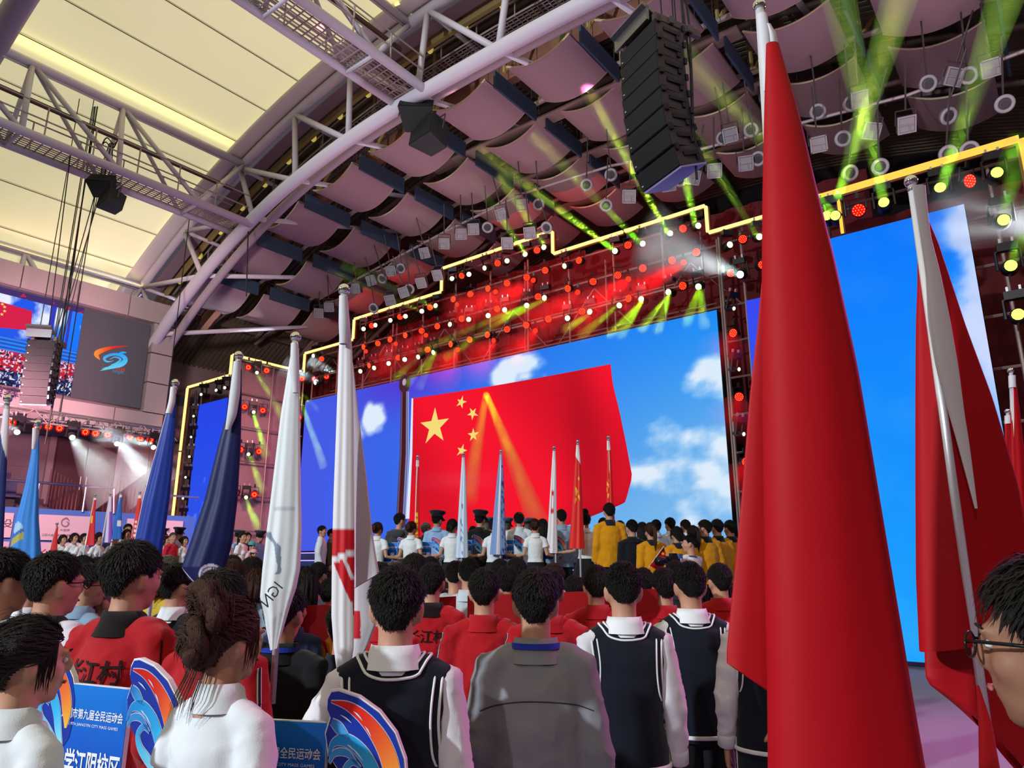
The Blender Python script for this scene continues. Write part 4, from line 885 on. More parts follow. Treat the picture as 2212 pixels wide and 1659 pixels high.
def garment(kind, pose='stand', sex='m'):
    key = (kind, pose, sex)
    if key in GARM: return GARM[key]
    w = 1 if sex == 'm' else .9
    P = dict(shirt=(.010, (.059, .054, .041), .86, .011, 1), tee=(.018, (.062, .062), .84, .009, .5), polo=(.013, (.054, .058), .985, .009, .46), jacket=(.028, (.07, .064, .05), .80, .014, .99), suit=(.024, (.066, .058, .046), .74, .006, .99), vest=(.028, None, .845, .003, 0), wind=(.034, (.075, .068, .055), .80, .012, .99))[kind]
    inf, sl, hem, fold, ext = P; q = MB()
    loose = .018 if kind in ('jacket', 'wind', 'suit') else 0
    q.tube([(0, -.004, z) for z in (hem-.06, .93 if hem < .92 else hem, 1.04, 1.18, 1.30, 1.375, 1.43)], [(.152*w+inf+loose*.5, .10+inf), (.15*w+inf+loose, .10+inf), (.128*w+inf+loose*1.4, .09+inf+loose), (.145*w+inf+loose, .1+inf+loose), (.158*w+inf+(.006 if kind == 'vest' else 0), .1+inf), (.135*w+inf*.8+(.022 if kind == 'vest' else 0), .08+inf*.9), (.068+inf*.5, .06+inf*.6)], 20)
    if sex == 'f' and kind != 'vest':
        for s in (-1, 1): q.ball((s*.07, .085, 1.24), (.065, .055, .06), 12, 8)
    for s in (-1, 1):
        A, d = arms(pose, s); A = [Vector((a.x*(.95 if sex == 'f' else 1), a.y, a.z)) for a in A]; n0 = Vector((s*.05, -.01, 1.398))
        if kind == 'vest': q.tube([n0, (s*.10, -.008, 1.392), (s*.150, -.008, 1.368), (s*.162, -.008, 1.33)], [.052+inf*.5, .052+inf*.5, .052+inf*.4, .05], 12); continue
        if kind in ('tee', 'polo'):
            e = A[0].lerp(A[1], ext*1.15); q.tube([n0, n0.lerp(A[0], .6), A[0], A[0].lerp(e, .5), e], [.05, .055, sl[0], sl[1], sl[1]*1.02], 14)
        else:
            e = A[1].lerp(A[2], .97); q.tube([n0, n0.lerp(A[0], .6), A[0], A[0].lerp(A[1], .45), A[1], A[1].lerp(e, .45), e], [.05+inf*.4, .052+inf*.5, sl[0], (sl[0]+sl[1])/2, sl[1], (sl[1]+sl[2])/2, sl[2]], 14)
    me = remeshed(q, .0115, 3, hem, fold, hash(kind) % 7 if False else len(kind)*1.7); GARM[key] = me; return me
def bvh_of(me): return BVHTree.FromPolygons([v.co for v in me.vertices], [p.vertices[:] for p in me.polygons])
SMALL = {}
def cache(key, fn):
    if key not in SMALL: SMALL[key] = fn()
    return SMALL[key]
PH = M('placeholder_cloth', '888888', .8)
def collar(kind, sex='m'):
    def f():
        q = MB(); n = 28; rows = []
        spec = {'shirt': [(1.40, .090), (1.43, .076), (1.482, .069), (1.487, .075), (1.455, .084), (1.415, .100)], 'stand': [(1.39, .096), (1.43, .079), (1.475, .073), (1.479, .079), (1.435, .088), (1.39, .108)], 'polo': [(1.40, .088), (1.43, .074), (1.478, .068), (1.482, .074), (1.44, .084), (1.405, .098)], 'round': [(1.41, .088), (1.425, .076), (1.43, .082), (1.41, .094)], 'hood': [(1.37, .12), (1.43, .085), (1.45, .09), (1.42, .12), (1.36, .14)]}[kind]
        for z, r in spec:
            rows.append([(r*1.02*math.cos(a)*(.95 if sex == 'f' else 1), -.016+r*.92*math.sin(a)*(.95 if sex == 'f' else 1), z-.035*max(0, math.sin(a))) for a in np.linspace(0, 2*PI, n, endpoint=False)])
        q.grid(rows, wrap=True); 
        if kind == 'hood': q.ball((0, -.115, 1.365), (.12, .055, .075), 14, 10); q.ball((0, -.13, 1.40), (.085, .03, .04), 12, 8)
        return q.mesh('collar', PH, True)
    return cache(('collar', kind, sex), f)
def seam_mesh(z, r):
    def f():
        T = bvh_of(garment('jacket')); pts = []
        for x in np.linspace(-.205, .205, 50):
            h = T.ray_cast(Vector((x, -1, z-.9*x*x if z > 1.1 else z)), Vector((0, 1, 0)))
            if h[0]: pts.append(h[0]+h[1]*.0005)
        q = MB(); q.tube(pts, r, 5); return q.mesh('seam', PH)
    return cache(('seam', z), f)
def cuff_mesh(pose):
    def f():
        q = MB()
        for s in (-1, 1):
            A, d = arms(pose, s); dr = (A[2]-A[1]).normalized(); q.tube([A[2]-dr*.065, A[2]-dr*.06, A[2]-dr*.005, A[2]], [.043, .0465, .046, .038], 16)
        return q.mesh('cuff', PH, True)
    return cache(('cuff', pose), f)
def leg_stripe():
    def f():
        T = bvh_of(trousers()); q = MB()
        for s in (-1, 1):
            pts = []
            for z in np.linspace(.95, .1, 24):
                h = T.ray_cast(Vector((s*1, -.02, z)), Vector((-s, 0, 0)))
                if h[0]: pts.append(h[0]+h[1]*.001)
            q.tube(pts, .0035, 5)
        return q.mesh('trouser_stripe', PH)
    return cache('legstripe', f)
def vest_trim(what, sex='m'):
    def f():
        T = bvh_of(garment('vest', 'stand', sex)); q = MB()
        def ringpts(off, k):
            pts = []
            if what == 'neck':
                for a in np.linspace(0, 2*PI, 48, endpoint=False):
                    h = T.ray_cast(Vector(((.092+off)*math.cos(a), -.014+(.074+off*.55)*math.sin(a), 1.7)), Vector((0, 0, -1)))
                    pts.append(h[0]+h[1]*.003 if h[0] else Vector((.1*math.cos(a), .1*math.sin(a), 1.40)))
            elif what == 'hem':
                for a in np.linspace(0, 2*PI, 60, endpoint=False):
                    h = T.ray_cast(Vector((math.cos(a), math.sin(a), .868+off)), Vector((-math.cos(a), -math.sin(a), 0))); pts.append(h[0]+h[1]*.003)
            return pts
        if what == 'arm':
            for s in (-1, 1):
                for off, r in ((0, .0055), (.024, .0045)):
                    pts = []
                    zs = np.linspace(1.40, 1.10, 16)
                    xf = lambda z: s*(.158-off-.012*math.sin(PI*min(1, (1.40-z)/.26))+.03*max(0, (1.17-z)/.07)**2)
                    for z in zs:
                        h = T.ray_cast(Vector((xf(z), -1, z)), Vector((0, 1, 0)))
                        if h[0]: pts.append(h[0]+h[1]*.003)
                    for z in zs[::-1]:
                        h = T.ray_cast(Vector((xf(z), 1, z)), Vector((0, -1, 0)))
                        if h[0]: pts.append(h[0]+h[1]*.003)
                    h = T.ray_cast(Vector((xf(1.4), 0, 1.8)), Vector((0, 0, -1)))
                    if h[0]: pts.append(h[0]+h[1]*.003)
                    pts2 = [(pts[i-1]+pts[i]*2+pts[(i+1) % len(pts)])/4 for i in range(len(pts))]
                    q.tube(pts2, r*.85, 6, closed=True)
        elif what == 'neck':
            for off, r in ((.004, .0055), (.026, .006)): q.tube(ringpts(off, 0), r*.8, 6, closed=True)
        else:
            for off in (0, .006): q.tube(ringpts(off, 0), .0075, 6, closed=True)
        return q.mesh('trim', PH, True)
    return cache(('trim', what, sex), f)
def trousers():
    def f():
        q = MB()
        for s in (-1, 1): q.tube([(s*.082, 0, .93), (s*.09, .005, .72), (s*.092, .005, .5), (s*.092, -.012, .3), (s*.092, -.015, .07)], [.1, .093, .076, .07, .068], 12)
        q.tube([(0, 0, .84), (0, 0, .93), (0, 0, 1.02)], [(.165, .11), (.162, .108), (.14, .098)], 16)
        return remeshed(q, .016, 3, .05, .005, 3)
    return cache('trousers', f)
def skirt():
    def f():
        q = MB(); rows = []
        for z, a, b, p in ((1.03, .118, .092, 0), (.99, .13, .1, .002), (.9, .165, .125, .006), (.75, .205, .165, .012), (.58, .24, .2, .016)):
            rows.append([((a+p*math.sin(t*26))*math.cos(t), (b+p*math.sin(t*26))*math.sin(t), z) for t in np.linspace(0, 2*PI, 130, endpoint=False)])
        q.grid(rows, wrap=True); return q.mesh('skirt', PH, True)
    return cache('skirt', f)
def shoes():
    def f():
        q = MB()
        for s in (-1, 1): q.tube([(s*.087, -.075, .05), (s*.09, -.03, .058), (s*.094, .06, .05), (s*.1, .15, .035), (s*.1, .185, .03)], [.034, .046, .046, .04, .02], 10); q.box((s*.094, .05, .012), (.085, .26, .024))
        return q.mesh('shoes', PH, True)
    return cache('shoes', f)
# ---------------------------------------------------------------- hair
def hair(style):
    def f():
        q = MB(); C = Vector((0, -.012, 1.612)); rnd = random.Random(sum(ord(c) for c in style))
        female = style in ('bun', 'low_bun', 'top_bun', 'pony', 'updo', 'long', 'bob')
        rx, ry, rz = (.082, .103, .103) if not female else (.084, .105, .104)
        if style == 'big': rx, ry, rz = .087, .109, .111
        if style == 'bald': rx, ry, rz = .077, .098, .093
        def line(az):                      # lowest allowed height (relative) as a function of azimuth; az=0 front
            a = abs(az)
            fr = .062; side = .0 if not female else -.01; back = -.075 if style not in ('bald', 'crew') else -.06
            if female: back = -.085
            if style in ('long', 'bob'): side = -.09 ; back = -.12
            if a < .85: return fr+(.0 if a < .6 else -.02)
            if a < 1.25: return fr+(side-fr)*((a-.85)/.4)
            if a < 1.75: return side-.012 if a < 1.45 else side
            return side+(back-side)*min(1, (a-1.75)/.8)
        nu, nv = 80, 40; rows = []
        def thick(az, el, z):
            t = 1.0
            if not female: t = .945+.055*min(1, max(0, (z+.05)/.09))
            if style == 'crew': t *= .97
            return t
        zmin = -.125
        grid = {}
        vs = []; idx = {}; fs = []
        for j in range(nv+1):
            el = -.95+(PI/2+.95)*j/nv
            for i in range(nu):
                az = -PI+2*PI*i/nu; d = Vector((math.sin(az)*math.cos(el), math.cos(az)*math.cos(el), math.sin(el)))
                p = Vector((d.x*rx, d.y*ry, d.z*rz)); t = thick(az, el, p.z); n_ = 1+.018*noise.noise(d*4)+.012*noise.noise(d*11)
                p = Vector((p.x*t*n_, p.y*t*n_, p.z*n_)); ok = p.z >= line(az)-.006
                if not ok: p = Vector((p.x*.9, p.y*.9, p.z))
                idx[(i, j)] = (len(vs), ok); vs.append(C+p)
        for j in range(nv):
            for i in range(nu):
                q4 = [idx[(i, j)], idx[((i+1) % nu, j)], idx[((i+1) % nu, j+1)], idx[(i, j+1)]]
                if sum(1 for k in q4 if k[1]) >= 2: fs.append(tuple(k[0] for k in q4))
        q.add(vs, fs)
        # strands
        N = dict(bald=700, crew=3600, short=3400, big=3600, spiky=3800).get(style, 2200); Lm = dict(short=.026, big=.034, spiky=.026, crew=.012, bald=.008).get(style, .05)
        tries = 0; k = 0
        while k < N and tries < N*4:
            tries += 1; az = rnd.uniform(-PI, PI); el = math.asin(rnd.uniform(-.85, 1)); d = Vector((math.sin(az)*math.cos(el), math.cos(az)*math.cos(el), math.sin(el)))
            p = Vector((d.x*rx, d.y*ry, d.z*rz)); t = thick(az, el, p.z)
            if p.z < line(az): continue
            p = Vector((p.x*t, p.y*t, p.z)); n = Vector((d.x/rx, d.y/ry, d.z/rz)).normalized(); k += 1
            crown = Vector((.012, -.045, .1)); flow = (p-crown); flow = (flow-n*flow.dot(n)); flow = flow.normalized() if flow.length > 1e-4 else Vector((1, 0, 0))
            if female and style not in ('long', 'bob'):
                tgt = Vector((0, -.12, {'low_bun': -.04, 'bun': .02, 'top_bun': .1, 'pony': .02, 'updo': .04}[style])); flow = tgt-p; flow = (flow-n*flow.dot(n)).normalized()
            if style in ('long', 'bob'): flow = (Vector((0, -.2, -1))-n*Vector((0, -.2, -1)).dot(n)).normalized()
            up = {'spiky': .42, 'crew': .8, 'short': .3, 'big': .2, 'bald': .6}.get(style, .06)*rnd.uniform(.4, 1.3)
            if p.z < .0 and not female: up *= .6
            L = Lm*rnd.uniform(.6, 1.3)*(1 if p.z > .02 or female else .45); dr = (flow*(1-min(.9, up))+n*up+Vector((rnd.gauss(0, .13), rnd.gauss(0, .13), rnd.gauss(0, .13)))).normalized()
            sd = n.cross(dr); sd = sd.normalized()*rnd.uniform(.0016, .003) if sd.length > 1e-4 else Vector((.002, 0, 0))
            b0 = C+p+n*.001; m_ = b0+dr*L*.55+n*.001; e = b0+(dr+(flow-n*.35)*.45).normalized()*L
            q.add([b0-sd, b0+sd, m_+sd*.8, m_-sd*.8, e], [(0, 1, 2, 3), (3, 2, 4)])
        def lump(c, r, n=5, tw=1.0):
            for a in range(n):
                ph = 2*PI*a/n; pts = []
                for s in np.linspace(0, 1.2*PI, 9): pts.append(Vector(c)+Vector((r*.8*math.cos(ph+s*tw), r*.55*math.sin(s+ph*.5)*.8-r*.1, r*.8*math.sin(ph+s*tw)))*(1.0 if a % 2 else .75))
                q.tube(pts, [r*.18, r*.36, r*.4, r*.42, r*.4, r*.42, r*.4, r*.32, r*.1], 7)
            q.ball(c, (r*.85, r*.6, r*.85), 12, 8)
            for a in range(420):
                d = Vector((rnd.gauss(0, 1), rnd.gauss(0, 1), rnd.gauss(0, 1))).normalized(); p = Vector(c)+Vector((d.x*r*1.12, d.y*r*.85, d.z*r*1.12)); t_ = d.cross(Vector((0, 1, .3))).normalized()+Vector((rnd.gauss(0, .35), rnd.gauss(0, .35), rnd.gauss(0, .35)))
                t_ = t_.normalized(); sd = d.cross(t_).normalized()*.0018; L_ = r*rnd.uniform(.5, 1.0); m_ = p+t_*L_*.5-d*.001; e_ = p+t_*L_-d*L_*.22
                q.add([p-sd-d*.004, p+sd-d*.004, m_+sd, m_-sd, e_], [(0, 1, 2, 3), (3, 2, 4)])
        if style == 'bun': lump((0, -.125, 1.625), .052)
        if style == 'low_bun': lump((0, -.118, 1.565), .056); q.ball((0, -.1, 1.58), (.06, .045, .06), 12, 8)
        if style == 'top_bun': lump((0, -.075, 1.735), .046); q.ball((0, -.07, 1.69), (.055, .06, .05), 12, 8)
        if style == 'updo':
            lump((0, -.085, 1.70), .055, 7, 1.4); lump((.0, -.10, 1.60), .06, 6, .8); lump((.02, -.07, 1.665), .06, 6, 1.1); q.ball((0, -.085, 1.60), (.07, .045, .085), 14, 10)
        if style in ('updo', 'low_bun', 'bun'):
            for k in range(40 if style == 'updo' else 18):
                a = rnd.uniform(0, 2*PI); r0 = rnd.uniform(.05, .09); p0 = Vector((r0*math.sin(a), -.06+.03*math.cos(a), 1.63+rnd.uniform(-.06, .11))); pts = [p0]
                v = Vector((rnd.gauss(0, .5), -abs(rnd.gauss(.2, .4)), rnd.gauss(.1, .6)))
                for s in range(4): v += Vector((rnd.gauss(0, .3), rnd.gauss(0, .3), -.25)); pts.append(pts[-1]+v.normalized()*rnd.uniform(.012, .03))
                q.tube(pts, [.0007]*4+[.0003], 3)
            for s in (-1, 1):
                for k in range(14): q.tube([(s*.07, .045-.003*k, 1.65), (s*(.079+rnd.uniform(-.002, .002)), .042-.003*k, 1.60), (s*.078, .040-.003*k+rnd.uniform(-.004, .004), 1.56), (s*(.074+rnd.uniform(-.006, .006)), .040-.003*k, 1.525+rnd.uniform(-.015, .02))], [.0022, .0026, .002, .0005], 4)
        if style == 'updo':
            for k in range(22):
                x0 = rnd.uniform(-.04, .04); q.tube([(x0, -.085, 1.56), (x0*1.1-.006, -.10, 1.50), (x0*1.3-.014, -.115, 1.45), (x0*1.5-.03, -.12, 1.40+rnd.uniform(-.03, .03))], [.0022, .0016, .001, .0004], 4)
        if style == 'pony':
            q.ball((0, -.108, 1.65), (.03, .025, .03), 10, 8)
            for k in range(16):
                a = rnd.uniform(0, 2*PI); r = rnd.uniform(0, .02); o = Vector((r*math.cos(a), r*math.sin(a)*.6, 0))
                q.tube([Vector((0, -.11, 1.655))+o*.6, Vector((0, -.155, 1.63))+o, Vector((0, -.165, 1.54))+o*1.3, Vector((0, -.15, 1.44))+o*1.3, Vector((.005, -.14, 1.33+rnd.uniform(-.03, .04)))+o*.6], [.009, .013, .014, .011, .002], 6)
        if style in ('long', 'bob'):
            zb = 1.30 if style == 'long' else 1.46
            for k in range(34):
                az = rnd.uniform(1.25, 2*PI-1.25); x, y = .082*math.sin(az), -.012+.1*math.cos(az)
                q.tube([(x*.9, y*.9, 1.66), (x*1.02, y*1.02, 1.58), (x*1.05, y*1.06-.004, 1.5), (x*1.05, y*1.1, zb+.04), (x*.98, y*1.08, zb+rnd.uniform(-.02, .02))], [.012, .016, .017, .014, .003], 6)
        hs(q); me = q.mesh('hair', PH, True); return me
    return cache(('hair', style), f)
def cap_mesh(which):
    def f():
        q = MB(); R = Matrix.Rotation(-.10, 3, 'X')
        def pt(r, z, a, oy=0): return R @ Vector((r*math.cos(a), oy+r*1.12*math.sin(a), z))+Vector((0, -.01, 1.66))
        A = np.linspace(0, 2*PI, 36, endpoint=False)
        if which == 'crown': q.grid([[pt(r, z, a, oy) for a in A] for r, z, oy in ((.095, .028, 0), (.125, .055, .004), (.137, .075, .006), (.128, .092, .006), (.08, .10, .004), (.01, .102, 0))], wrap=True)
        if which == 'band': q.grid([[pt(r, z, a) for a in A] for r, z in ((.093, -.012), (.096, .03), (.09, .03))], wrap=True)
        if which == 'peak': q.grid([[R @ Vector((r*math.cos(a), r*1.1*math.sin(a), -.004-.05*max(0, (r-.09)/.05))) + Vector((0, -.01, 1.66)) for a in np.linspace(.35, PI-.35, 16)] for r in (.09, .115, .14)])
        if which == 'badge': q.ball(R @ Vector((0, .115, .05))+Vector((0, -.01, 1.66)), (.016, .006, .018), 8, 6)
        if which == 'sports': 
            q.grid([[pt(r, z, a) for a in A] for r, z in ((.09, -.01), (.096, .03), (.085, .075), (.05, .1), (.005, .108))], wrap=True); q.grid([[R @ Vector((r*math.cos(a), r*1.1*math.sin(a), -.004)) + Vector((0, -.01, 1.66)) for a in np.linspace(.5, PI-.5, 14)] for r in (.088, .13, .16)])
        hs(q); return q.mesh('cap_'+which, PH, True)
    return cache(('cap', which), f)
def glasses_mesh():
    def f():
        q = MB()
        for s in (-1, 1):
            q.tube([(s*.033+.023*math.cos(a), .106, 1.592+.018*math.sin(a)) for a in np.linspace(0, 2*PI, 20, endpoint=False)], .0022, 5, closed=True)
            q.tube([(s*.056, .104, 1.598), (s*.077, .08, 1.6), (s*.082, .0, 1.598), (s*.08, -.02, 1.58)], .0028, 5)
        q.tube([(-.01, .107, 1.597), (0, .112, 1.6), (.01, .107, 1.597)], .002, 5); hs(q); return q.mesh('glasses', PH, True)
    return cache('glasses', f)
def sleeve_stripe(pose, off, wid, key):
    """ribbon laid along the outer sleeve from shoulder to elbow of the jacket"""
    def f():
        T = bvh_of(garment('jacket', pose)); q = MB()
        for s in (-1, 1):
            A, d = arms(pose, s); rows = []
            for t in np.linspace(.0, 1.75, 22):
                c = A[0].lerp(A[1], t) if t <= 1 else A[1].lerp(A[2], t-1); r = []
                for k in (-1, 1):
                    dr = Vector((s*1, -.55+off+k*wid, .12)).normalized(); h = T.ray_cast(c+dr*.4, -dr); r.append((h[0]+dr*.003) if h[0] else c+dr*.08)
                rows.append(r)
            q.grid(rows)
        return q.mesh('sleeve_stripe', PH)
    return cache(('stripe', pose, key), f)
def lanyard_mesh(kind):
    def f():
        T = bvh_of(garment(kind)); q = MB(); rows = []
        for a in np.linspace(PI*1.02, PI*1.98, 18):
            rows.append([(r*1.02*math.cos(a), -.016+r*.92*math.sin(a), z-.035*max(0, math.sin(a))) for r, z in ((.0885, 1.46), (.0915, 1.45), (.0945, 1.44))])
        q.grid(rows); return q.mesh('lanyard', PH)
    return cache(('lanyard', kind), f)
def back_text(body_me, txt, z, h, w, bold=.02, slant=0):
    T = bvh_of(body_me); q = MB(); add_text(q, txt, (0, 0, z), (1, 0, 0), (0, 0, 1), h, bold, fitw=w)
    bm = bmesh.new(); tm = bpy.data.meshes.new('x'); tm.from_pydata(q.v, [], q.f); bm.from_mesh(tm); bmesh.ops.triangulate(bm, faces=bm.faces[:])
    for _ in range(3):
        es = [e for e in bm.edges if e.calc_length() > .014]
        if es: bmesh.ops.subdivide_edges(bm, edges=es, cuts=1, use_grid_fill=False); bmesh.ops.triangulate(bm, faces=[f for f in bm.faces if len(f.verts) > 3])
    bm.verts.index_update(); q.v = [tuple(v.co) for v in bm.verts]; q.f = [tuple(v.index for v in f.verts) for f in bm.faces]; q.m = [0]*len(q.f); bm.free(); bpy.data.meshes.remove(tm)
    out = []
    for x, y, zz in q.v:
        hit = T.ray_cast(Vector((x, -1, zz)), Vector((0, 1, 0))); out.append((x, (hit[0].y if hit[0] else -.1)-.006, zz))
    q.v = out; me = q.mesh('back_lettering', PH); return me
def setmat(o, m):
    if len(o.data.materials) == 0: o.data.materials.append(m)
    o.material_slots[0].link = 'OBJECT'; o.material_slots[0].material = m
def cloth(hexc, rough=.85, sheen=.15): return M('cloth_'+hexc, hexc, rough, bump=.12, bscale=260, sheen=sheen, spec=.15)
HAIRM = {'black': M('hair_black', '15110f', .58, spec=.28, bump=.9, bscale=420, stretch=(1, 1, .12), var=.45, vscale=260), 'dark': M('hair_dark', '1d1512', .58, spec=.28, bump=.9, bscale=420, stretch=(1, 1, .12), var=.45, vscale=260), 'brown': M('hair_brown', '432518', .58, spec=.28, bump=.9, bscale=420, stretch=(1, 1, .12), var=.45, vscale=260), 'grey': M('hair_grey', '6a6460', .5, spec=.4, bump=.3, bscale=300)}
NP = 0; STAGE_Z = .8
def person(u, v, t, label, top='jacket', color='b01822', collar_=('stand', None), hair_=('short', 'black'), pose='stand', sex='m', ground=0.0, bottom=('trousers', '14151c'), look=None, yaw=0, turn=0, extra=(), under=None, group=None, H=None, skin=None):
    global NP
    P = PD(u, v, t)
    if H is not None: ground = P[2]-H
    s = (P[2]-ground)/1.732
    if look is None: look = (-13.5, 17)
    rz = math.atan2(-(look[0]-P[0]), look[1]-P[1])+math.radians(turn)
    o = thing('person', label, 'person', (P[0], P[1], ground), rz, group); o.scale = (s, s, s); NP += 1
    b = put('body', body(pose, sex, yaw), o)
    if skin: b.material_slots[0].link = 'OBJECT'; b.material_slots[0].material = M('skin_'+skin, skin, .5, spec=.3)
    def add(name, me, m):
        k = put(name, me, o); setmat(k, m); return k
    cm = cloth(color)
    if under: add('shirt', garment(under[0], pose, sex), cloth(under[1]))
    add({'shirt': 'shirt', 'tee': 't_shirt', 'polo': 'polo_shirt', 'jacket': 'jacket', 'suit': 'suit_jacket', 'vest': 'vest', 'wind': 'windbreaker'}[top], garment(top, pose, sex), cm)
    if collar_: add('collar', collar(collar_[0], sex), cloth(collar_[1] or color))
    if bottom: add(bottom[0], trousers() if bottom[0] == 'trousers' else skirt(), cloth(bottom[1]))
    add('shoes', shoes(), cloth('1b1b1e' if bottom and bottom[1] != 'e6e6e8' else 'e6e6e8'))
    def headpiece(name, me, m):
        k = add(name, me, m); k.rotation_euler = (0, 0, math.radians(yaw)); return k
    if hair_: headpiece('hair', hair(hair_[0]), HAIRM[hair_[1]])
    for e in extra:
        if e[0] == 'officer_cap':
            c = headpiece('cap_crown', cap_mesh('crown'), cloth(e[1])); headpiece('cap_band', cap_mesh('band'), cloth('0c0d12')); headpiece('cap_peak', cap_mesh('peak'), black_gloss); headpiece('cap_badge', cap_mesh('badge'), M('badge_silver', 'c8c8c8', .3, .8))
        elif e[0] == 'sports_cap': headpiece('cap', cap_mesh('sports'), cloth(e[1]))
        elif e[0] == 'glasses': headpiece('glasses', glasses_mesh(), black_gloss)
        elif e[0] == 'stripe':
            add('sleeve_stripe', sleeve_stripe(pose, .0, .20, 'w'), cloth('e8e6ea')); add('sleeve_stripe', cache(('stripe2', pose), lambda: offset_mesh(sleeve_stripe(pose, .0, .10, 'k'), .003)), cloth('17151a'))
        elif e[0] == 'raglan': add('sleeve_piping', sleeve_stripe(pose, -.1, .07, 'r'), cloth('120d0f'))
        elif e[0] == 'text': add('back_lettering', cache(('bt', top, e[1]), lambda: back_text(garment(top, pose, sex), e[1], 1.275, .08, .25, .013)), cloth('1a0d10'))
        elif e[0] == 'lanyard': add('lanyard', lanyard_mesh(top), cloth('2034a8'))
        elif e[0] == 'seam':
            add('yoke_seam', seam_mesh(1.27, .0022), cloth('2e2e33')); add('hem_seam', seam_mesh(.90, .0025), cloth('3a3a40')); add('hem_seam', seam_mesh(.87, .0025), cloth('3a3a40'))
        elif e[0] == 'cuffs':
            add('cuff', cuff_mesh(pose), cloth('d9d4de'))
        elif e[0] == 'leg_stripe':
            add('trouser_stripe', leg_stripe(), cloth('d8d8e0'))
        elif e[0] == 'trims':
            for w_ in ('neck', 'arm', 'hem'): add({'neck': 'neck_trim', 'arm': 'armhole_trim', 'hem': 'hem_trim'}[w_], vest_trim(w_), cloth('e9eaee'))
    return o
def offset_mesh(me, d):
    m2 = me.copy(); m2.calc_loop_triangles() if hasattr(m2, 'calc_loop_triangles') else None
    for v in m2.vertices:
        r = Vector((1 if v.co.x > 0 else -1, -.5, .1)).normalized(); v.co += r*d
    return m2
# ================================================================ FLAGS
def PF(u, v, h): r = ray(u, v); return CAM + r*(h/(r @ _H))
pole_m = M('white_pole', 'd8d8de', .25, .3); sleeve_m = M('pole_sleeve', 'd2cdd6', .5, sheen=.2)
def cone(rows, h, n=6, amp=.10, flat=.5, depth=0, ns=84, nr=70, seed=0, twist=.8, fn=None, half=False):
    """folded cloth: closed pleated cross-sections between left and right outline points; rows = (vL, uL, vR, uR)"""
    rows = [r if len(r) == 4 else (r[0], r[1], r[0], r[2]) for r in rows]
    A = np.array(rows, float); k = len(A); tt = np.linspace(0, k-1, nr); P = []; C = []
    W = []
    for t in tt: W.append([np.interp(t, range(k), A[:, c]) for c in range(4)])
    W = np.array(W)
    for c in range(4):
        w = W[:, c].copy(); w[1:-1] = (W[:-2, c]+2*W[1:-1, c]+W[2:, c])/4; W[:, c] = w
    for i, (vl, ul, vr, ur) in enumerate(W):
        r = i/(nr-1); L, Rr = PF(ul, vl, h), PF(ur, vr, h); c = (L+Rr)/2; hw = (Rr-L)/2; wl = np.linalg.norm(hw); row = []
        for q in range(ns):
            al = 2*PI*q/ns; ca, sa = math.cos(al), math.sin(al)
            am = amp*min(1, r*2.2+.1)
            pl = 1+am*(math.sin(n*al+seed+twist*r*3)+.5*math.sin((n*2-1)*al+seed*2+r*2.3)-.9)*(abs(sa)**.7)
            row.append(c+hw*ca*(1-.0*am)+_H*(wl*flat*sa*pl+depth))
            if fn:
                s = (1+ca)/2; C.append(linv(fn(s, ul+(ur-ul)*s, vl+(vr-vl)*s, sa < 0)))
        P.append(row)
    return P, C
def flag_thing(label, top, bot, h, ball=.022, group=None, pr=.0125, cat='flag'):
    a, b = PF(*top, h), (PF(*bot, h) if len(bot) == 2 else np.array(bot)); t = thing('flag', label, cat, tuple(a), group=group, world=True)
    MB().rod(a, b, pr, 10).build('pole', pole_m, t, True)
    q = MB(); q.ball(Vector(a)+Vector((0, 0, ball*.8)), ball, 16, 10); q.tube([Vector(a)-Vector((0, 0, ball*.9)), Vector(a)-Vector((0, 0, ball*.2)), Vector(a)], [ball*.62, ball*.62, ball*.3], 12); q.build('finial', chrome, t, True)
    return t
def cloth_part(t, name, P, mat, C=None):
    q = MB(); q.grid(P, wrap=True); o = q.build(name, mat, t, True)
    if C: colour(o.data, C)
    return o
red_cloth = M('red_satin', 'a60a17', .6, bump=.08, bscale=900, sheen=0, spec=.15)
red_cloth2 = M('red_satin_dark', 'aa0815', .6, bump=.08, bscale=900, spec=.25)
PRINT = MV('printed_cloth', diffuse=True, rough=.5)
# big red flag in front
t = flag_thing('biggest red flag hanging close on its pole with a grey-white sleeve at the top', (1641, 22), (1742, 1640), 1.75, .019, 'red flags at the right')
P, _ = cone([(95, 1655, 1682), (250, 1651, 1726), (420, 1648, 1765), (560, 1647, 1800), (800, 1648, 1850), (1120, 1652, 1902), (1340, 1656, 1938), (1500, 1660, 1964), (1720, 1662, 2002)], 1.72, 3, .075, .6, 0, seed=.6); cloth_part(t, 'cloth', P, red_cloth)
P, _ = cone([(600, 1646, 1672), (700, 1637, 1680), (860, 1619, 1690), (1060, 1603, 1700), (1200, 1590, 1705), (1340, 1576, 1710), (1405, 1570, 1470, 1715), (1432, 1570, 1530, 1715)], 1.80, 4, .08, .25, .0, seed=2); cloth_part(t, 'rear_fold', P, red_cloth2)
P, _ = cone([(34, 1634, 1656), (80, 1637, 1664), (130, 1641, 1668), (200, 1648, 1668)], 1.745, 3, .03, .9, -.002, 24, 20); cloth_part(t, 'sleeve', P, sleeve_m)
q = MB(); L, Rr = stroke([(0, 0), (1, 1), (2, 2), (3, 3)], [1]*4); rows = []
for v, a, b in ((50, 1655, 1664), (70, 1659, 1676), (90, 1660, 1681), (115, 1658, 1676), (135, 1655, 1664)): rows.append([PF(a+(b-a)*k/5, v, 1.735-.008*math.sin(PI*k/5)) for k in range(6)])
q.grid(rows); q.build('sleeve_flap', sleeve_m, t, True)
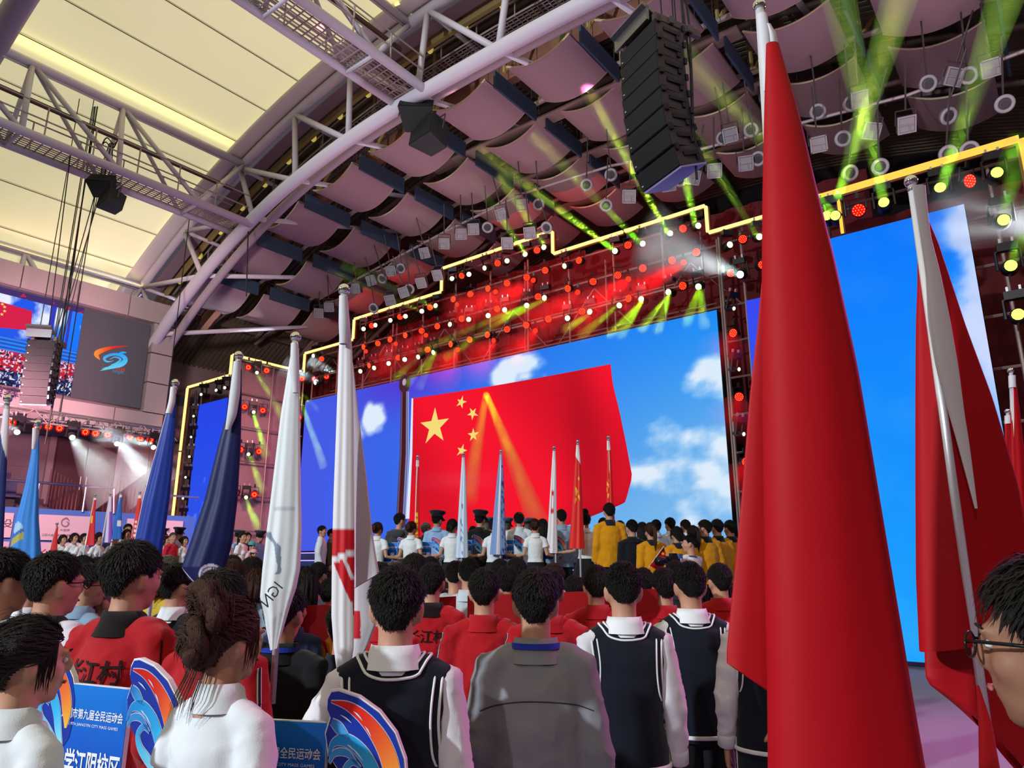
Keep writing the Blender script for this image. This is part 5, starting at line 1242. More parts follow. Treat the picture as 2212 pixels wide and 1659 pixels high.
# second red flag
t = flag_thing('red flag with long grey sleeve stripe leaning on its pole at the right', (1969, 402), (2150, 1700), 2.15, .022, 'red flags at the right')
P, _ = cone([(440, 1988, 2000), (520, 1989, 2034), (600, 1990, 2060), (700, 1987, 2092), (860, 1987, 2150), (1050, 1988, 2205), (1250, 1990, 2240), (1410, 1998, 1352, 2260)], 2.2, 4, .09, .45, .02, seed=1.3); cloth_part(t, 'cloth', P, red_cloth)
P, _ = cone([(1300, 1996, 2260), (1420, 1998, 2290), (1462, 2000, 1560, 2290), (1480, 2010, 1640, 2290), (1545, 2100, 1760, 2290)], 2.32, 4, .08, .2, .0, seed=.2); cloth_part(t, 'rear_fold', P, red_cloth2)
P, _ = cone([(412, 1960, 1988), (440, 1965, 1990), (520, 1977, 1999), (600, 1989, 2020), (700, 1993, 2040), (800, 2010, 2057), (900, 2038, 2070), (960, 2055, 2080), (1100, 2092, 2098)], 2.13, 3, .05, .5, -.03, 30, 40); cloth_part(t, 'sleeve', P, sleeve_m)
P, _ = cone([(1478, 2099, 2105), (1560, 2104, 2132), (1700, 2106, 2156)], 2.1, 3, .06, .6, -.02, 24, 20); cloth_part(t, 'lower_sleeve', P, M('red_sleeve', 'd8202a', .4))
for lab, top, rows, sl, h in (('small red flag far at the right edge, taller of the two', (2184, 806), [(832, 2182, 2196), (900, 2183, 2204), (1000, 2185, 2215), (1100, 2186, 2225), (1250, 2188, 2240)], [(812, 2178, 2192), (838, 2179, 2193)], 4.6), ('small red flag far at the right edge, lower one behind the taller', (2177, 893), [(915, 2170, 2184), (1000, 2172, 2196), (1150, 2176, 2210)], [(898, 2170, 2184), (916, 2170, 2184)], 5.4)):
    t = flag_thing(lab, top, (top[0]+24, 1500), h, .02, 'red flags at the right')
    P, _ = cone(rows, h, 4, .1, .5); cloth_part(t, 'cloth', P, red_cloth); P, _ = cone(sl, h, 3, .02, .9, -.004, 16, 6); cloth_part(t, 'sleeve', P, sleeve_m)
# white flag with red block
def f_wr(s, u, v, front):
    c = (226, 222, 228)
    if front:
        ln = lambda y0, sl: y0-(u-718)*sl
        if 1146 < v < ln(1204, .38) or False: c = (200, 22, 36)
        if ln(1218, .38) < v < 1300 and u > 721+(v-1214)*.44 and u < 768:
            if not (abs(u-(747+(v-1212)*.42)) < 4 and v < 1250): c = (200, 22, 36)
        if 1300 < v and 763 < u: c = (200, 22, 36) if v < 1330 and u < 768 else c
    return c
t = flag_thing('tall white flag with a red printed block hanging beside the first vest student', (743, 636), (739, 1500), 2.45, .023, 'tall flags held by the crowd')
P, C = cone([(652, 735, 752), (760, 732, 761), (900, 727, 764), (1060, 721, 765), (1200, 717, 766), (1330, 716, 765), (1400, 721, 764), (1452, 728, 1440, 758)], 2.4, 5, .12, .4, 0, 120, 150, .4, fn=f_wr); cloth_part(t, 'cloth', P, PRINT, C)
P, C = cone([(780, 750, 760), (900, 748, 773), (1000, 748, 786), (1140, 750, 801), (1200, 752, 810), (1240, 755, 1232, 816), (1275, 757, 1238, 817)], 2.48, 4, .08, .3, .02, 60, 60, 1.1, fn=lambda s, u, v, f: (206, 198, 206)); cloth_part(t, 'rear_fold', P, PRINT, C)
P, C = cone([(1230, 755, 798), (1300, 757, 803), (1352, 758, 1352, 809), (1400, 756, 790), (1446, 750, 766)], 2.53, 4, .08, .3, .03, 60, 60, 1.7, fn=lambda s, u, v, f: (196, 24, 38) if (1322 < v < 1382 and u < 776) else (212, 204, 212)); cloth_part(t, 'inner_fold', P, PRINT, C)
P, C = cone([(642, 734, 752), (700, 733, 756), (745, 735, 752)], 2.385, 3, .03, .8, -.01, 24, 14, fn=lambda s, u, v, f: (205, 203, 214)); cloth_part(t, 'sleeve', P, PRINT, C)
# white flag with grey print and mirrored letters
def f_wg(s, u, v, front):
    c = np.array((222, 226, 232.))
    if front:
        d = abs((u-590)-28*math.sin((v-1165)*.035))
        if 1150 < v < 1240 and u < 612 and d < 11+6*math.sin(v*.09): c = np.array((128, 140, 160))
        if 1095 < v < 1104 and 596 < u < 640: c = np.array((190, 196, 206))
    return c
t = flag_thing('white flag with grey swirl print and mirrored letters, left of the red-block flag', (638, 737), (588, 1520), 2.85, .023, 'tall flags held by the crowd')
P, C = cone([(752, 630, 646), (900, 606, 648), (1060, 587, 650), (1150, 576, 652), (1230, 567, 648), (1290, 562, 1270, 640), (1350, 574, 1310, 626), (1405, 584, 1400, 600)], 2.8, 5, .13, .42, 0, 120, 140, 2.2, fn=f_wg); cloth_part(t, 'cloth', P, PRINT, C)
P, C = cone([(744, 630, 646), (800, 628, 648), (850, 634, 646)], 2.785, 3, .03, .8, -.01, 24, 14, fn=lambda s, u, v, f: (210, 206, 216)); cloth_part(t, 'sleeve', P, PRINT, C)
q = MB(); e1 = (PF(602, 1262, 2.7)-PF(568, 1306, 2.7)); e1 /= np.linalg.norm(e1); e2 = np.cross(e1, _H); e2 = -e2 if e2[2] < 0 else e2
add_text(q, 'IGN', PF(586, 1284, 2.69), Vector(-e1), Vector(e2), .042, fitw=.085); q.build('lettering', M('flag_ink', '2a2c34', .6), t)
# navy flag with swirl
def f_nv(s, u, v, front):
    c = np.array((22, 30, 84.))
    hem = np.interp(u, [390, 400, 432, 470], [1206, 1236, 1262, 1200])
    if front:
        k = v-(1222+(u-392)*1.1)
        if u < 434 and (0 < k < 3 or k > 9): c = np.array((214, 208, 222))
        for r0 in (10, 17, 24):
            d = math.hypot((u-462)*1.0, (v-1246)*.95)
            if abs(d-r0) < 2.6 and v < 1250: c = np.array((205, 196, 222))
    return c
t = flag_thing('dark navy flag with pale swirl emblem at the lower edge, hanging near the centre left', (515, 776), (440, 1580), 3.5, .024, 'tall flags held by the crowd')
P, C = cone([(798, 508, 522), (860, 499, 522), (960, 472, 520), (1080, 442, 513), (1170, 412, 502), (1225, 393, 488), (1250, 408, 1250, 478), (1272, 432, 1268, 462)], 3.45, 5, .10, .42, 0, 150, 170, .9, fn=f_nv); cloth_part(t, 'cloth', P, PRINT, C)
P, C = cone([(784, 508, 523), (850, 500, 522), (900, 494, 514), (930, 490, 500)], 3.43, 3, .04, .8, -.02, 24, 16, fn=lambda s, u, v, f: (205, 205, 216)); cloth_part(t, 'sleeve', P, PRINT, C)
# royal blue flag
t = flag_thing('royal blue flag with thin white sleeve edge behind the red tracksuit man', (378, 834), (296, 1560), 4.1, .024, 'tall flags held by the crowd')
P, C = cone([(850, 370, 381), (900, 357, 380), (1000, 330, 373), (1080, 309, 366), (1190, 286, 350), (1240, 278, 345)], 4.05, 5, .12, .45, 0, 100, 80, 1.5, fn=lambda s, u, v, f: (224, 214, 228) if f and s < .06+.05*max(0, (1000-v)/150) else (28, 54, 150)); cloth_part(t, 'cloth', P, PRINT, C)
P, C = cone([(838, 372, 383), (870, 368, 382), (895, 361, 374)], 4.03, 3, .04, .8, -.02, 20, 10, fn=lambda s, u, v, f: (222, 216, 224)); cloth_part(t, 'sleeve', P, PRINT, C)
# light blue flag with emblem
def f_lb(s, u, v, front):
    c = np.array((52, 128, 214.))
    if front:
        if ((u-44)/13)**2+((v-1142)/14)**2 < 1: c = np.array((160, 192, 226))
        k = v-(1168-(u-22)*.55)
        if u < 58 and 0 < k < 15: c = np.array((168, 160, 70))
        if u < 58 and -8 < k <= 0: c = np.array((40, 100, 180))
    return c
t = flag_thing('light blue flag with pale and yellow emblem at the far left', (81, 921), (20, 1560), 4.6, .026, 'tall flags held by the crowd')
P, C = cone([(940, 74, 85), (1000, 64, 84), (1050, 54, 83), (1120, 36, 83), (1190, 22, 88), (1225, 20, 89)], 4.55, 5, .13, .42, 0, 120, 110, 2.6, fn=f_lb); cloth_part(t, 'cloth', P, PRINT, C)
P, C = cone([(926, 75, 86), (950, 74, 86), (972, 73, 80)], 4.53, 3, .04, .8, -.02, 20, 10, fn=lambda s, u, v, f: (216, 206, 214)); cloth_part(t, 'sleeve', P, PRINT, C)
t = flag_thing('navy flag with white sleeve cut by the left picture edge', (16, 868), (-26, 1560), 4.0, .024, 'tall flags held by the crowd')
P, C = cone([(884, 8, 21), (960, -2, 17), (1060, -10, 12), (1190, -24, 6), (1230, -30, 4)], 3.95, 4, .12, .45, 0, 60, 60, .2, fn=lambda s, u, v, f: (220, 206, 214) if v < 930+(s*60) else (22, 34, 100)); cloth_part(t, 'cloth', P, PRINT, C)
# flags on the stage
def small_flag(label, u, vt, vb, uL, uR, t_, fn, wt=4, lean=0):
    h = t_*.969; t = flag_thing(label, (u, vt), tuple(PF(u, vt, h)-np.array((lean*.012, lean*.009, PF(u, vt, h)[2]-STAGE_Z))), h, .03, 'flags carried on the stage', .016)
    P, C = cone([(vt+4, u-3, u+3), (vt+(vb-vt)*.2, u-(u-uL)*.22-wt/2, u+(uR-u)*.3+wt/2), (vt+(vb-vt)*.6, u-(u-uL)*.66, u+(uR-u)*.72), (vb, uL, uR)], h, 5, .14, .5, 0, 48, 50, u*.1, fn=fn); cloth_part(t, 'cloth', P, PRINT, C); return t
wtop = lambda base, vt, d=22: (lambda s, u, v, f: (232, 230, 238) if v < vt+d else base)
small_flag('slim red flag on stage in front of the flagpole picture', 902, 990, 1160, 893, 907, 12.6, lambda s, u, v, f: (232, 228, 236) if v < 1008 else ((240, 200, 40) if f and v > 1108 and (int(v/6) % 2) and .3 < s < .7 else (222, 30, 34)))
small_flag('white flag with small ink characters on stage, left of the grey-blue one', 1001, 984, 1205, 984, 1012, 12.4, lambda s, u, v, f: (96, 110, 170) if f and v > 1090 and abs(s-.45) < .16 and noise.cell((u*.4, v*.3, 1)) > .62 else (205, 220, 245))
small_flag('grey-blue flag with purple and gold print on the stage', 1082, 978, 1198, 1058, 1094, 12.4, lambda s, u, v, f: ((232, 232, 240) if abs(s-.5) < .1 else (70, 60, 130) if s > .66 and noise.cell((u*.3, v*.2, 2)) > .35 else (240, 190, 60) if v > 1105 and .42 < s < .6 else (122, 150, 206)) if f else (122, 150, 206))
small_flag('white flag with red ring print on the stage, left of the two red ones', 1197, 970, 1195, 1180, 1205, 12.6, lambda s, u, v, f: (205, 30, 60) if f and 1060 < v < 1112 and .2 < s < .62 and not (1072 < v < 1098 and .3 < s < .5) else (236, 228, 236))
small_flag('red flag with golden characters on the stage beside the tall bun girl', 1248, 957, 1185, 1229, 1263, 12.2, lambda s, u, v, f: (236, 228, 232) if v < 985+s*18 else ((246, 196, 40) if f and 1030 < v < 1085 and .22 < s < .72 and noise.cell((u*.35, v*.25, 5)) > .4 else (226, 40, 36)))
small_flag('red flag with yellow marks on the stage behind the yellow jacket man', 1314, 948, 1125, 1309, 1328, 12.0, lambda s, u, v, f: (236, 228, 232) if v < 972 else ((250, 200, 50) if f and s < .35 and v > 1035 and noise.cell((u*.5, v*.2, 7)) > .45 else (228, 34, 34)))
small_flag('red flag with yellow emblem at the left end of the stage row', 205, 1072, 1178, 187, 205, 16, lambda s, u, v, f: (236, 226, 230) if v < 1080 else ((246, 190, 40) if f and 1114 < v < 1130 and .2 < s < .6 else (214, 30, 40)), 3, 8)
small_flag('mauve and white flag on the stage between the red and blue ones at the left', 238, 1069, 1172, 226, 243, 16.2, lambda s, u, v, f: (150, 90, 190) if s > .55 and v > 1105 else (214, 196, 226), 3, 6)
small_flag('blue flag on the stage at the left end behind the girls', 261, 1065, 1165, 241, 263, 16.2, lambda s, u, v, f: (224, 214, 228) if v < 1074 else ((226, 214, 230) if f and 1125 < v < 1136 and s > .5 else (38, 100, 190)), 3, 8)
small_flag('red flag with white letters on the stage just left of the royal blue flag', 302, 1066, 1165, 284, 304, 16.4, lambda s, u, v, f: (236, 226, 230) if v < 1076 else ((240, 220, 220) if f and 1120 < v < 1160 and .2 < s < .5 and int(v/5) % 2 else (224, 46, 44)), 3, 8)
small_flag('low plain red flag at the left below the sponsor boards', 123, 1134, 1200, 106, 124, 15.5, lambda s, u, v, f: (206, 40, 48), 3, 12)
small_flag('pale pink flag on the stage half hidden right of the royal blue flag', 353, 1095, 1170, 342, 354, 16, lambda s, u, v, f: (236, 206, 218), 3, 5)
# ================================================================ PLACARDS
def blend(c, t):
    t = max(0, min(1, t))*(len(c)-1); i = min(int(t), len(c)-2); f = t-i; return np.array(c[i], float)*(1-f)+np.array(c[i+1], float)*f
LOGO_OUT = [(.02, .93), (.06, .99), (.15, 1.0), (.40, .95), (.65, .84), (.85, .68), (.97, .48), (1.0, .28), (.96, .10), (.86, .0), (.72, .0), (.5, .15), (.25, .33), (.07, .48), (.02, .65), (.07, .78), (.02, .85)]
LOGO = [([(.08, .90), (.3, .865), (.53, .75), (.73, .57), (.84, .37), (.86, .2)], [.01, .07, .12, .165, .17, .03], [(200, 24, 30), (222, 40, 30), (236, 120, 50), (244, 196, 70)]),
        ([(.10, .745), (.2, .69), (.34, .61)], [.05, .09, .008], [(40, 110, 190), (80, 180, 235)]),
        ([(.09, .47), (.14, .58), (.30, .60), (.50, .50), (.645, .34), (.73, .17), (.84, .04)], [.02, .06, .10, .12, .13, .11, .015], [(40, 130, 210), (30, 150, 225), (60, 180, 235), (170, 225, 245)]),
        ([(.10, .42), (.16, .50), (.30, .505), (.44, .42)], [.02, .05, .05, .01], [(60, 150, 220), (50, 140, 215)]),
        ([(.47, .40), (.37, .44), (.29, .37), (.35, .27), (.50, .18), (.66, .09), (.79, .02)], [.015, .045, .06, .07, .085, .06, .01], [(40, 120, 210), (80, 190, 235), (190, 232, 246)])]
sgp = MV('placard_print', diffuse=True, rough=.35); rim = M('placard_rim', 'e6e4e8', .5); ink_w = M('placard_white', 'eef0f6', .5)
def placard(label, loc, rz, big, s=1.0, group=None, title=True, big_w=None):
    t = thing('placard', label, 'sign', loc, rz, group); t.scale = (s, s, s)
    q = MB(); B = []
    r = .02
    for cx, cz, a0 in ((.03-r, -.30+r, -PI/2), (.03-r, .0-r, 0), (-.245+r, .0-r, PI/2), (-.245+r, -.30+r, PI)):
        for k in range(5): a = a0+PI/2*k/4; B.append((cx+r*math.cos(a), .006, cz+r*math.sin(a)))
    q.slab(B, (0, .012, 0)); q.build('board', rim, t)
    q = MB(); q.grid([[(-.243+.272*i/12, .0045, -.298+.296*j/12) for i in range(13)] for j in range(13)]); o = q.build('board_print', sgp, t); colour(o.data, [linv(blend([(16, 60, 170), (14, 92, 200), (20, 120, 214)], j/12)) for j in range(13) for i in range(13)])
    lx, lz, lw, lh = .022, -.215, .225, .295
    q = MB(); O = [(lx+a*lw, .0, lz+b*lh) for a, b in LOGO_OUT]; q.slab(O, (0, .016, 0)); q.build('emblem_board', rim, t)
    cx_, cz_ = .5, .5
    q = MB(); q.add([(lx+(cx_+(a-cx_)*.965)*lw, -.0025, lz+(cz_+(b-cz_)*.965)*lh) for a, b in LOGO_OUT], [tuple(range(len(LOGO_OUT)))]); q.build('emblem_ground', M('placard_navy', '1734a0', .35), t)
    q = MB(); cols = []
    for pts, w, cl in LOGO:
        for dw, yy, white in ((.016, -.0035, True), (0, -.0045, False)):
            L, Rr = stroke(pts, [x+dw for x in w], 30); q.grid([[(lx+a[0]*lw, yy, lz+a[1]*lh), (lx+b[0]*lw, yy, lz+b[1]*lh)] for a, b in zip(L, Rr)])
            for k in range(30): cols += [linv((196, 196, 226) if white else blend(cl, k/29))]*2
    for (a, b), (c, d) in (((.36, .83), (.47, .76)), ((.50, .72), (.58, .64)), ((.2, .80), (.34, .74)), ((.36, .55), (.5, .45)), ((.3, .57), (.38, .53))):
        L, Rr = stroke([(a, b), ((a+c)/2, (b+d)/2+.006), (c, d)], [.002, .014, .002], 8); q.grid([[(lx+p[0]*lw, -.0055, lz+p[1]*lh), (lx+p2[0]*lw, -.0055, lz+p2[1]*lh)] for p, p2 in zip(L, Rr)]); cols += [linv((214, 214, 236))]*16
    o = q.build('emblem', sgp, t); colour(o.data, cols)
    q = MB(); ex, ez = Vector((1, 0, 0)), Vector((0, 0, 1))
    if title: add_text(q, '江阴市第九届全民运动会', (-.105, .003, -.075), ex, ez, .027, .012, fitw=.245); add_text(q, 'THE 9TH JIANGYIN CITY MASS GAMES', (-.105, .003, -.103), ex, ez, .0095, fitw=.215)
    if big: add_text(q, big, (-.105 if title == True and len(big) > 3 else -.06, .003, -.2), ex, ez, .075, .02, fitw=big_w)
    q.build('lettering', ink_w, t); return t
yawd = YAW
placard('blue placard with games title and large university lettering, beside the dark-bun woman', PF(262, 1487, 2.42), YAW-.42, '大学江阴校区', 1.18, 'blue games placards', True, .26)
placard('blue placard with red and blue emblem crest before the first vest student', PF(682, 1560, 2.26), YAW-.2, '', 1.16, 'blue games placards')
placard('blue placard cut by the left picture edge, behind the dark-bun woman', PF(62, 1442, 2.62), YAW-.42, '', 1.1, 'blue games placards')
# red banner board held up in the crowd
bn = thing('red_banner', 'long red banner with orange strokes held up across the crowd', 'banner', tuple(PF(960, 1400, 4.9)), world=True)
for u0, v0, u1, v1, h0, h1 in ((612, 1312, 985, 1288, 4.85, 4.95), (1010, 1287, 1420, 1272, 5.0, 5.1)):
    a, b = PF(u0, v0, h0), PF(u1, v1, h1); q = MB(); q.slab([a, b, b-np.array((0, 0, .75)), a-np.array((0, 0, .75))], Vector(_H)*.02); q.build('banner_panel', M('banner_red', 'a80f1c', .6, bump=.1), bn)
q = MB()
for pts in ([(676, 1384), (686, 1376), (702, 1404), (706, 1440), (697, 1446)], [(702, 1384), (712, 1374), (722, 1404), (728, 1430), (718, 1440)], [(684, 1446), (694, 1420), (700, 1430), (692, 1452)]):
    q.slab([PF(u, v, 4.83) for u, v in pts], Vector(_H)*.004)
q.build('lettering', M('banner_orange', 'c8781c', .6), bn)
# ================================================================ THE CROWD
W_ = 'dfe2ea'
def vest(u, v, t, label, hair_, **k): return person(u, v, t, label, 'vest', '141726', ('shirt', 'e6e6ee'), hair_, under=('shirt', 'ddd8e2'), extra=(('trims',), ('cuffs',), ('leg_stripe',))+k.pop('more', ()), group='students in navy vests', **k)
vest(861, 1222, 2.33, 'student in navy knit vest and white shirt, nearest, beside the white and red flag', ('spiky', 'black'), look=(-11, 12), pose='pole_left')
vest(1343, 1212, 3.3, 'student in navy knit vest in the middle, right of the grey jacket', ('crew', 'black'), look=(-8.5, 12))
vest(1486, 1212, 3.85, 'student in navy knit vest with the shaved nape, left of the big red flag', ('crew', 'black'), look=(-8.5, 12))
vest(1640, 1226, 3.6, 'student in navy vest half hidden by the big red flag', ('short', 'black'), look=(-5, 12), pose='back', bottom=('trousers', '1a1f2c'))
person(1156, 1226, 2.7, 'person in grey suede jacket with a blue lanyard seen from behind', 'jacket', '86868e', ('stand', None), ('short', 'black'), look=(-9, 12), extra=(('lanyard',), ('seam',)))
person(505, 1282, 2.05, 'woman in white polo shirt with messy brown updo holding the crest placard', 'polo', W_, ('polo', None), ('updo', 'brown'), pose='hold', sex='f', look=(-3.5, 9), yaw=-8, bottom=('skirt', '1a1c22'), ground=0)
person(80, 1326, 1.93, 'woman in white polo shirt with dark twisted bun holding the lettered placard', 'polo', W_, ('polo', None), ('bun', 'dark'), pose='hold', sex='f', look=(-3.2, 6), yaw=-14, bottom=('skirt', '1a1c22'))
person(298, 1170, 2.85, 'man in red jacket with black back lettering and black collar, near left', 'jacket', 'a81420', ('stand', '15090c'), ('big', 'black'), look=(-5.5, 9), yaw=-8, extra=(('text', '长江村'), ('raglan',)))
person(484, 1231, 2.72, 'man in red jacket with black and white sleeve stripes behind the updo woman', 'jacket', 'a81420', ('stand', None), ('big', 'dark'), look=(-7, 12), extra=(('stripe',),))
person(131, 1190, 3.0, 'man in white sports jacket with black inner collar at the left', 'jacket', 'd9d7e4', ('stand', '1a1a20'), ('short', 'black'), look=(-6, 8), yaw=-14, extra=(('glasses',),))
person(22, 1183, 3.0, 'man in grey-white hooded jacket at the left picture edge', 'jacket', 'b9b2b4', ('hood', None), ('short', 'black'), look=(-6, 6), yaw=-20)
person(2258, 1198, 1.08, 'man with dark-framed glasses cut by the right picture edge', 'tee', '22242c', ('round', None), ('big', 'black'), look=(-9, 6.5), yaw=20, extra=(('glasses',),), skin='8f6350')  # skin colour darkened to stand in for shade on the face
person(620, 1262, 3.1, 'man in black suit with lanyard behind the white swirl flag', 'suit', '17171c', ('stand', None), ('short', 'black'), look=(-8, 12), extra=(('lanyard',),))
person(752, 1290, 3.1, 'person in dark navy suit half hidden behind the white and red flag', 'suit', '191c2a', ('stand', None), ('short', 'black'), look=(-9, 13))
def red(u, v, t, label, hair_=('short', 'black'), more=(), **k): return person(u, v, t, label, 'jacket', k.pop('color', 'ab121e'), k.pop('collar_', ('stand', None)), hair_, look=k.pop('look', (-9, 12)), extra=more, group='red tracksuit people in the crowd', **k)
red(934, 1215, 4.7, 'man in red jacket with black lettering and black collar right of the first vest student', more=(('text', '长江村'),), collar_=('stand', '15090c'))
red(1047, 1226, 3.95, 'man in red tracksuit with protruding ears left of the grey jacket', more=(('stripe',),))
red(1095, 1222, 5.7, 'man in red tracksuit directly behind the grey jacket, black collar', collar_=('stand', '15090c'))
red(1183, 1226, 3.9, 'man in red tracksuit mostly hidden behind the grey jacket', more=(('stripe',),))
red(835, 1262, 4.2, 'man in red jacket between the white and red flag and the first vest student', more=(('text', '长江村'),))
red(1286, 1222, 4.75, 'man in red tracksuit with full brown-black hair left of the middle vest student', ('big', 'dark'), more=(('stripe',),))
red(1388, 1226, 6.0, 'red tracksuit man with black collar between two vest students', collar_=('stand', '15090c'))
red(1432, 1228, 5.0, 'red tracksuit man just left of the shaved nape student', ('big', 'black'), more=(('stripe',),))
red(1551, 1216, 5.35, 'red tracksuit man between the last vest student and the big red flag')
red(1240, 1242, 5.6, 'red tracksuit man holding the banner edge, far behind the grey jacket')
def aud(u, v, t, label, top, color, hair_=('short', 'black'), **k): return person(u, v, t, label, top, color, k.pop('collar_', ('stand', None)), hair_, look=k.pop('look', (-9, 12)), extra=k.pop('more', ()), group='audience rows', **k)
aud(76, 1234, 4.9, 'man in dark jacket with white inner collar and glasses behind the white jacket', 'suit', '1d1f2a', collar_=('shirt', 'd8d8e0'), more=(('glasses',),), look=(-6, 8), yaw=-30)
aud(198, 1220, 4.5, 'man in blue-grey shirt with glasses left of the red lettered jacket', 'tee', '7b93ac', ('big', 'black'), more=(('glasses',),), look=(-5, 9), yaw=-30, collar_=('polo', None))
aud(232, 1260, 4.6, 'short man with cropped greying hair before the red lettered jacket', 'tee', '6b7b90', ('bald', 'grey'), look=(-6, 10), yaw=-20)
aud(183, 1199, 7.0, 'man in light blue shirt beyond the blue-grey shirt', 'tee', '8fb2d4', look=(-6, 10), yaw=-30)
aud(157, 1206, 6.4, 'person in navy seen between the left heads', 'tee', '2a3350', look=(-7, 10))
aud(96, 1196, 7.4, 'far person left with short hair below the sponsor boards', 'tee', '39415e', look=(-7, 10), yaw=-30)
aud(216, 1203, 7.4, 'far person with black hair left of the grey-haired one', 'tee', '8a93a8', look=(-7, 10))
aud(234, 1207, 6.6, 'man with wavy hair between the far left heads', 'tee', '6e86a0', ('big', 'black'), look=(-7, 10))
aud(253, 1209, 6.0, 'greying man in blue shirt next to the red lettered jacket', 'tee', '7c8fa8', ('crew', 'grey'), look=(-7, 10), collar_=('shirt', None))
aud(357, 1215, 5.6, 'woman with dyed brown hair in a yellow and navy jacket', 'jacket', 'c9a53a', ('bob', 'brown'), sex='f', look=(-7, 11))
aud(393, 1216, 4.15, 'man in black suit and white collar right of the red lettered jacket', 'suit', '15151a', collar_=('shirt', 'dcdce4'), look=(-6, 10), yaw=-15)
aud(367, 1199, 7.2, 'balding far man above the yellow and navy jacket', 'tee', '767c90', ('crew', 'grey'), look=(-8, 11))
aud(505, 1199, 7.2, 'far person with white headband among the middle left heads', 'tee', 'c8ccd8', look=(-9, 12))
aud(507, 1209, 5.9, 'person with loose brown hair right of the navy flag', 'tee', '9aa6b8', ('big', 'brown'), look=(-9, 12))
aud(548, 1204, 6.3, 'person in pale grey shirt with full black hair behind the white swirl flag', 'tee', '9fb0c6', ('big', 'black'), look=(-9, 12))
aud(556, 1224, 5.4, 'woman with brown hair edge beside the white swirl flag', 'tee', '8090a4', ('bob', 'brown'), sex='f', look=(-9, 12))
aud(455, 1203, 7.0, 'far person behind the navy flag hem', 'tee', '4b5877', look=(-9, 12))
aud(662, 1222, 5.2, 'woman with long dark hair between the two white flags', 'tee', '20253a', ('long', 'dark'), sex='f', look=(-9, 13))
aud(672, 1250, 5.4, 'person in grey shirt turned away between the two white flags', 'tee', '7d879c', ('big', 'black'), look=(-8, 13))
aud(640, 1275, 4.6, 'person in navy shirt with small orange badge between the white flags', 'tee', '1d2440', ('short', 'black'), look=(-9, 13))
aud(716, 1248, 5.8, 'person in grey-blue jacket left of the white and red flag', 'jacket', '77839a', ('short', 'black'), look=(-9, 13))
aud(822, 1216, 5.2, 'dark haired person between the white and red flag and the first vest student', 'suit', '15161c', ('big', 'black'))
aud(854, 1211, 6.5, 'far man with greying cropped hair over the first vest student', 'suit', '23252e', ('crew', 'grey'))
aud(897, 1197, 5.2, 'person with full dark hair above and right of the first vest student', 'suit', '1b1c24', ('big', 'dark'))
aud(931, 1202, 6.9, 'far dark head between the full-haired person and the grey hoodie', 'suit', '22242e')
aud(984, 1211, 6.3, 'person in light grey hoodie with shaved sides', 'jacket', 'aab0b8', ('crew', 'black'), collar_=('hood', None))
aud(1014, 1204, 5.9, 'man in white turtleneck beside the light grey hoodie', 'tee', 'c9cfdc', ('crew', 'black'))
aud(1080, 1207, 6.6, 'dark cropped head behind the red tracksuits, left', 'tee', '2b2e3a')
aud(1116, 1206, 6.2, 'person with thick black hair over the grey jacket', 'tee', '40465a', ('big', 'black'))
aud(1197, 1216, 6.0, 'man with reddish brown hair in white shirt collar right of the grey jacket', 'tee', 'c8c4cc', ('short', 'brown'), yaw=-30)
aud(1457, 1212, 6.6, 'black haired head right before the photographer', 'tee', '25262e', ('big', 'black'))
aud(590, 1203, 7.2, 'far person behind the white swirl flag', 'tee', '5b6a86', look=(-9, 12))
aud(690, 1214, 7.4, 'far low head at the feet of the white suited man', 'tee', '45506c', look=(-9, 13))
aud(420, 1207, 6.6, 'far head right of the black suit man at the left', 'tee', '5a627c', look=(-9, 12))
aud(40, 1232, 6.0, 'far head between the two leftmost men', 'tee', '47506a', look=(-7, 9))
# photographer
o = person(1488, 1155, 9.3, 'photographer in white t-shirt raising a black camera', 'tee', 'dcdfe6', ('round', '2a3a6a'), ('crew', 'black'), pose='camera', look=(-9, 10.5), yaw=40, ground=.55)
cpos = PD(1446, 1212, 8.9)
cm_ = thing('camera', 'black photo camera with long lens in the photographer hands', 'camera', tuple(cpos), YAW+.5)
MB().box((.06, 0, 0), (.16, .09, .12)).build('camera_body', black_mat, cm_); q = MB(); q.tube([(0, 0, -.005), (-.1, 0, -.005), (-.12, 0, -.005), (-.2, 0, -.005)], [.045, .045, .052, .052], 14); q.build('lens', black_gloss, cm_, True); MB().box((.14, -.02, .06), (.06, .08, .06)).build('flash', M('flash_blue', '4a6a9a', .3), cm_); MB().box((.06, 0, .075), (.07, .07, .04)).build('viewfinder', black_mat, cm_)
# hand flag
hf = thing('hand_flag', 'small red hand flag with a yellow star held near the photographer', 'flag', tuple(PD(1408, 1226, 9.6)), world=True)
a, b = PD(1401, 1226, 9.6), PD(1434, 1180, 9.6); MB().rod(a, b, .006, 6).build('stick', pole_m, hf)
q = MB(); A, B, Cc, D = PD(1434, 1181, 9.6), PD(1443, 1207, 9.62), PD(1428, 1236, 9.62), PD(1403, 1222, 9.6); q.grid([[A+(B-A)*s+((D+(Cc-D)*s)-(A+(B-A)*s))*r+_H*.02*math.sin(5*s+4*r) for s in np.linspace(0, 1, 7)] for r in np.linspace(0, 1, 7)]); q.build('cloth', red_cloth, hf, True)
q = MB(); q.add(star(PD(1432, 1196, 9.55), Vector(_R), (0, 0, 1), .028, .3), [tuple(range(10))]); q.build('star', M('star_gold', 'e8b53a', .5), hf)
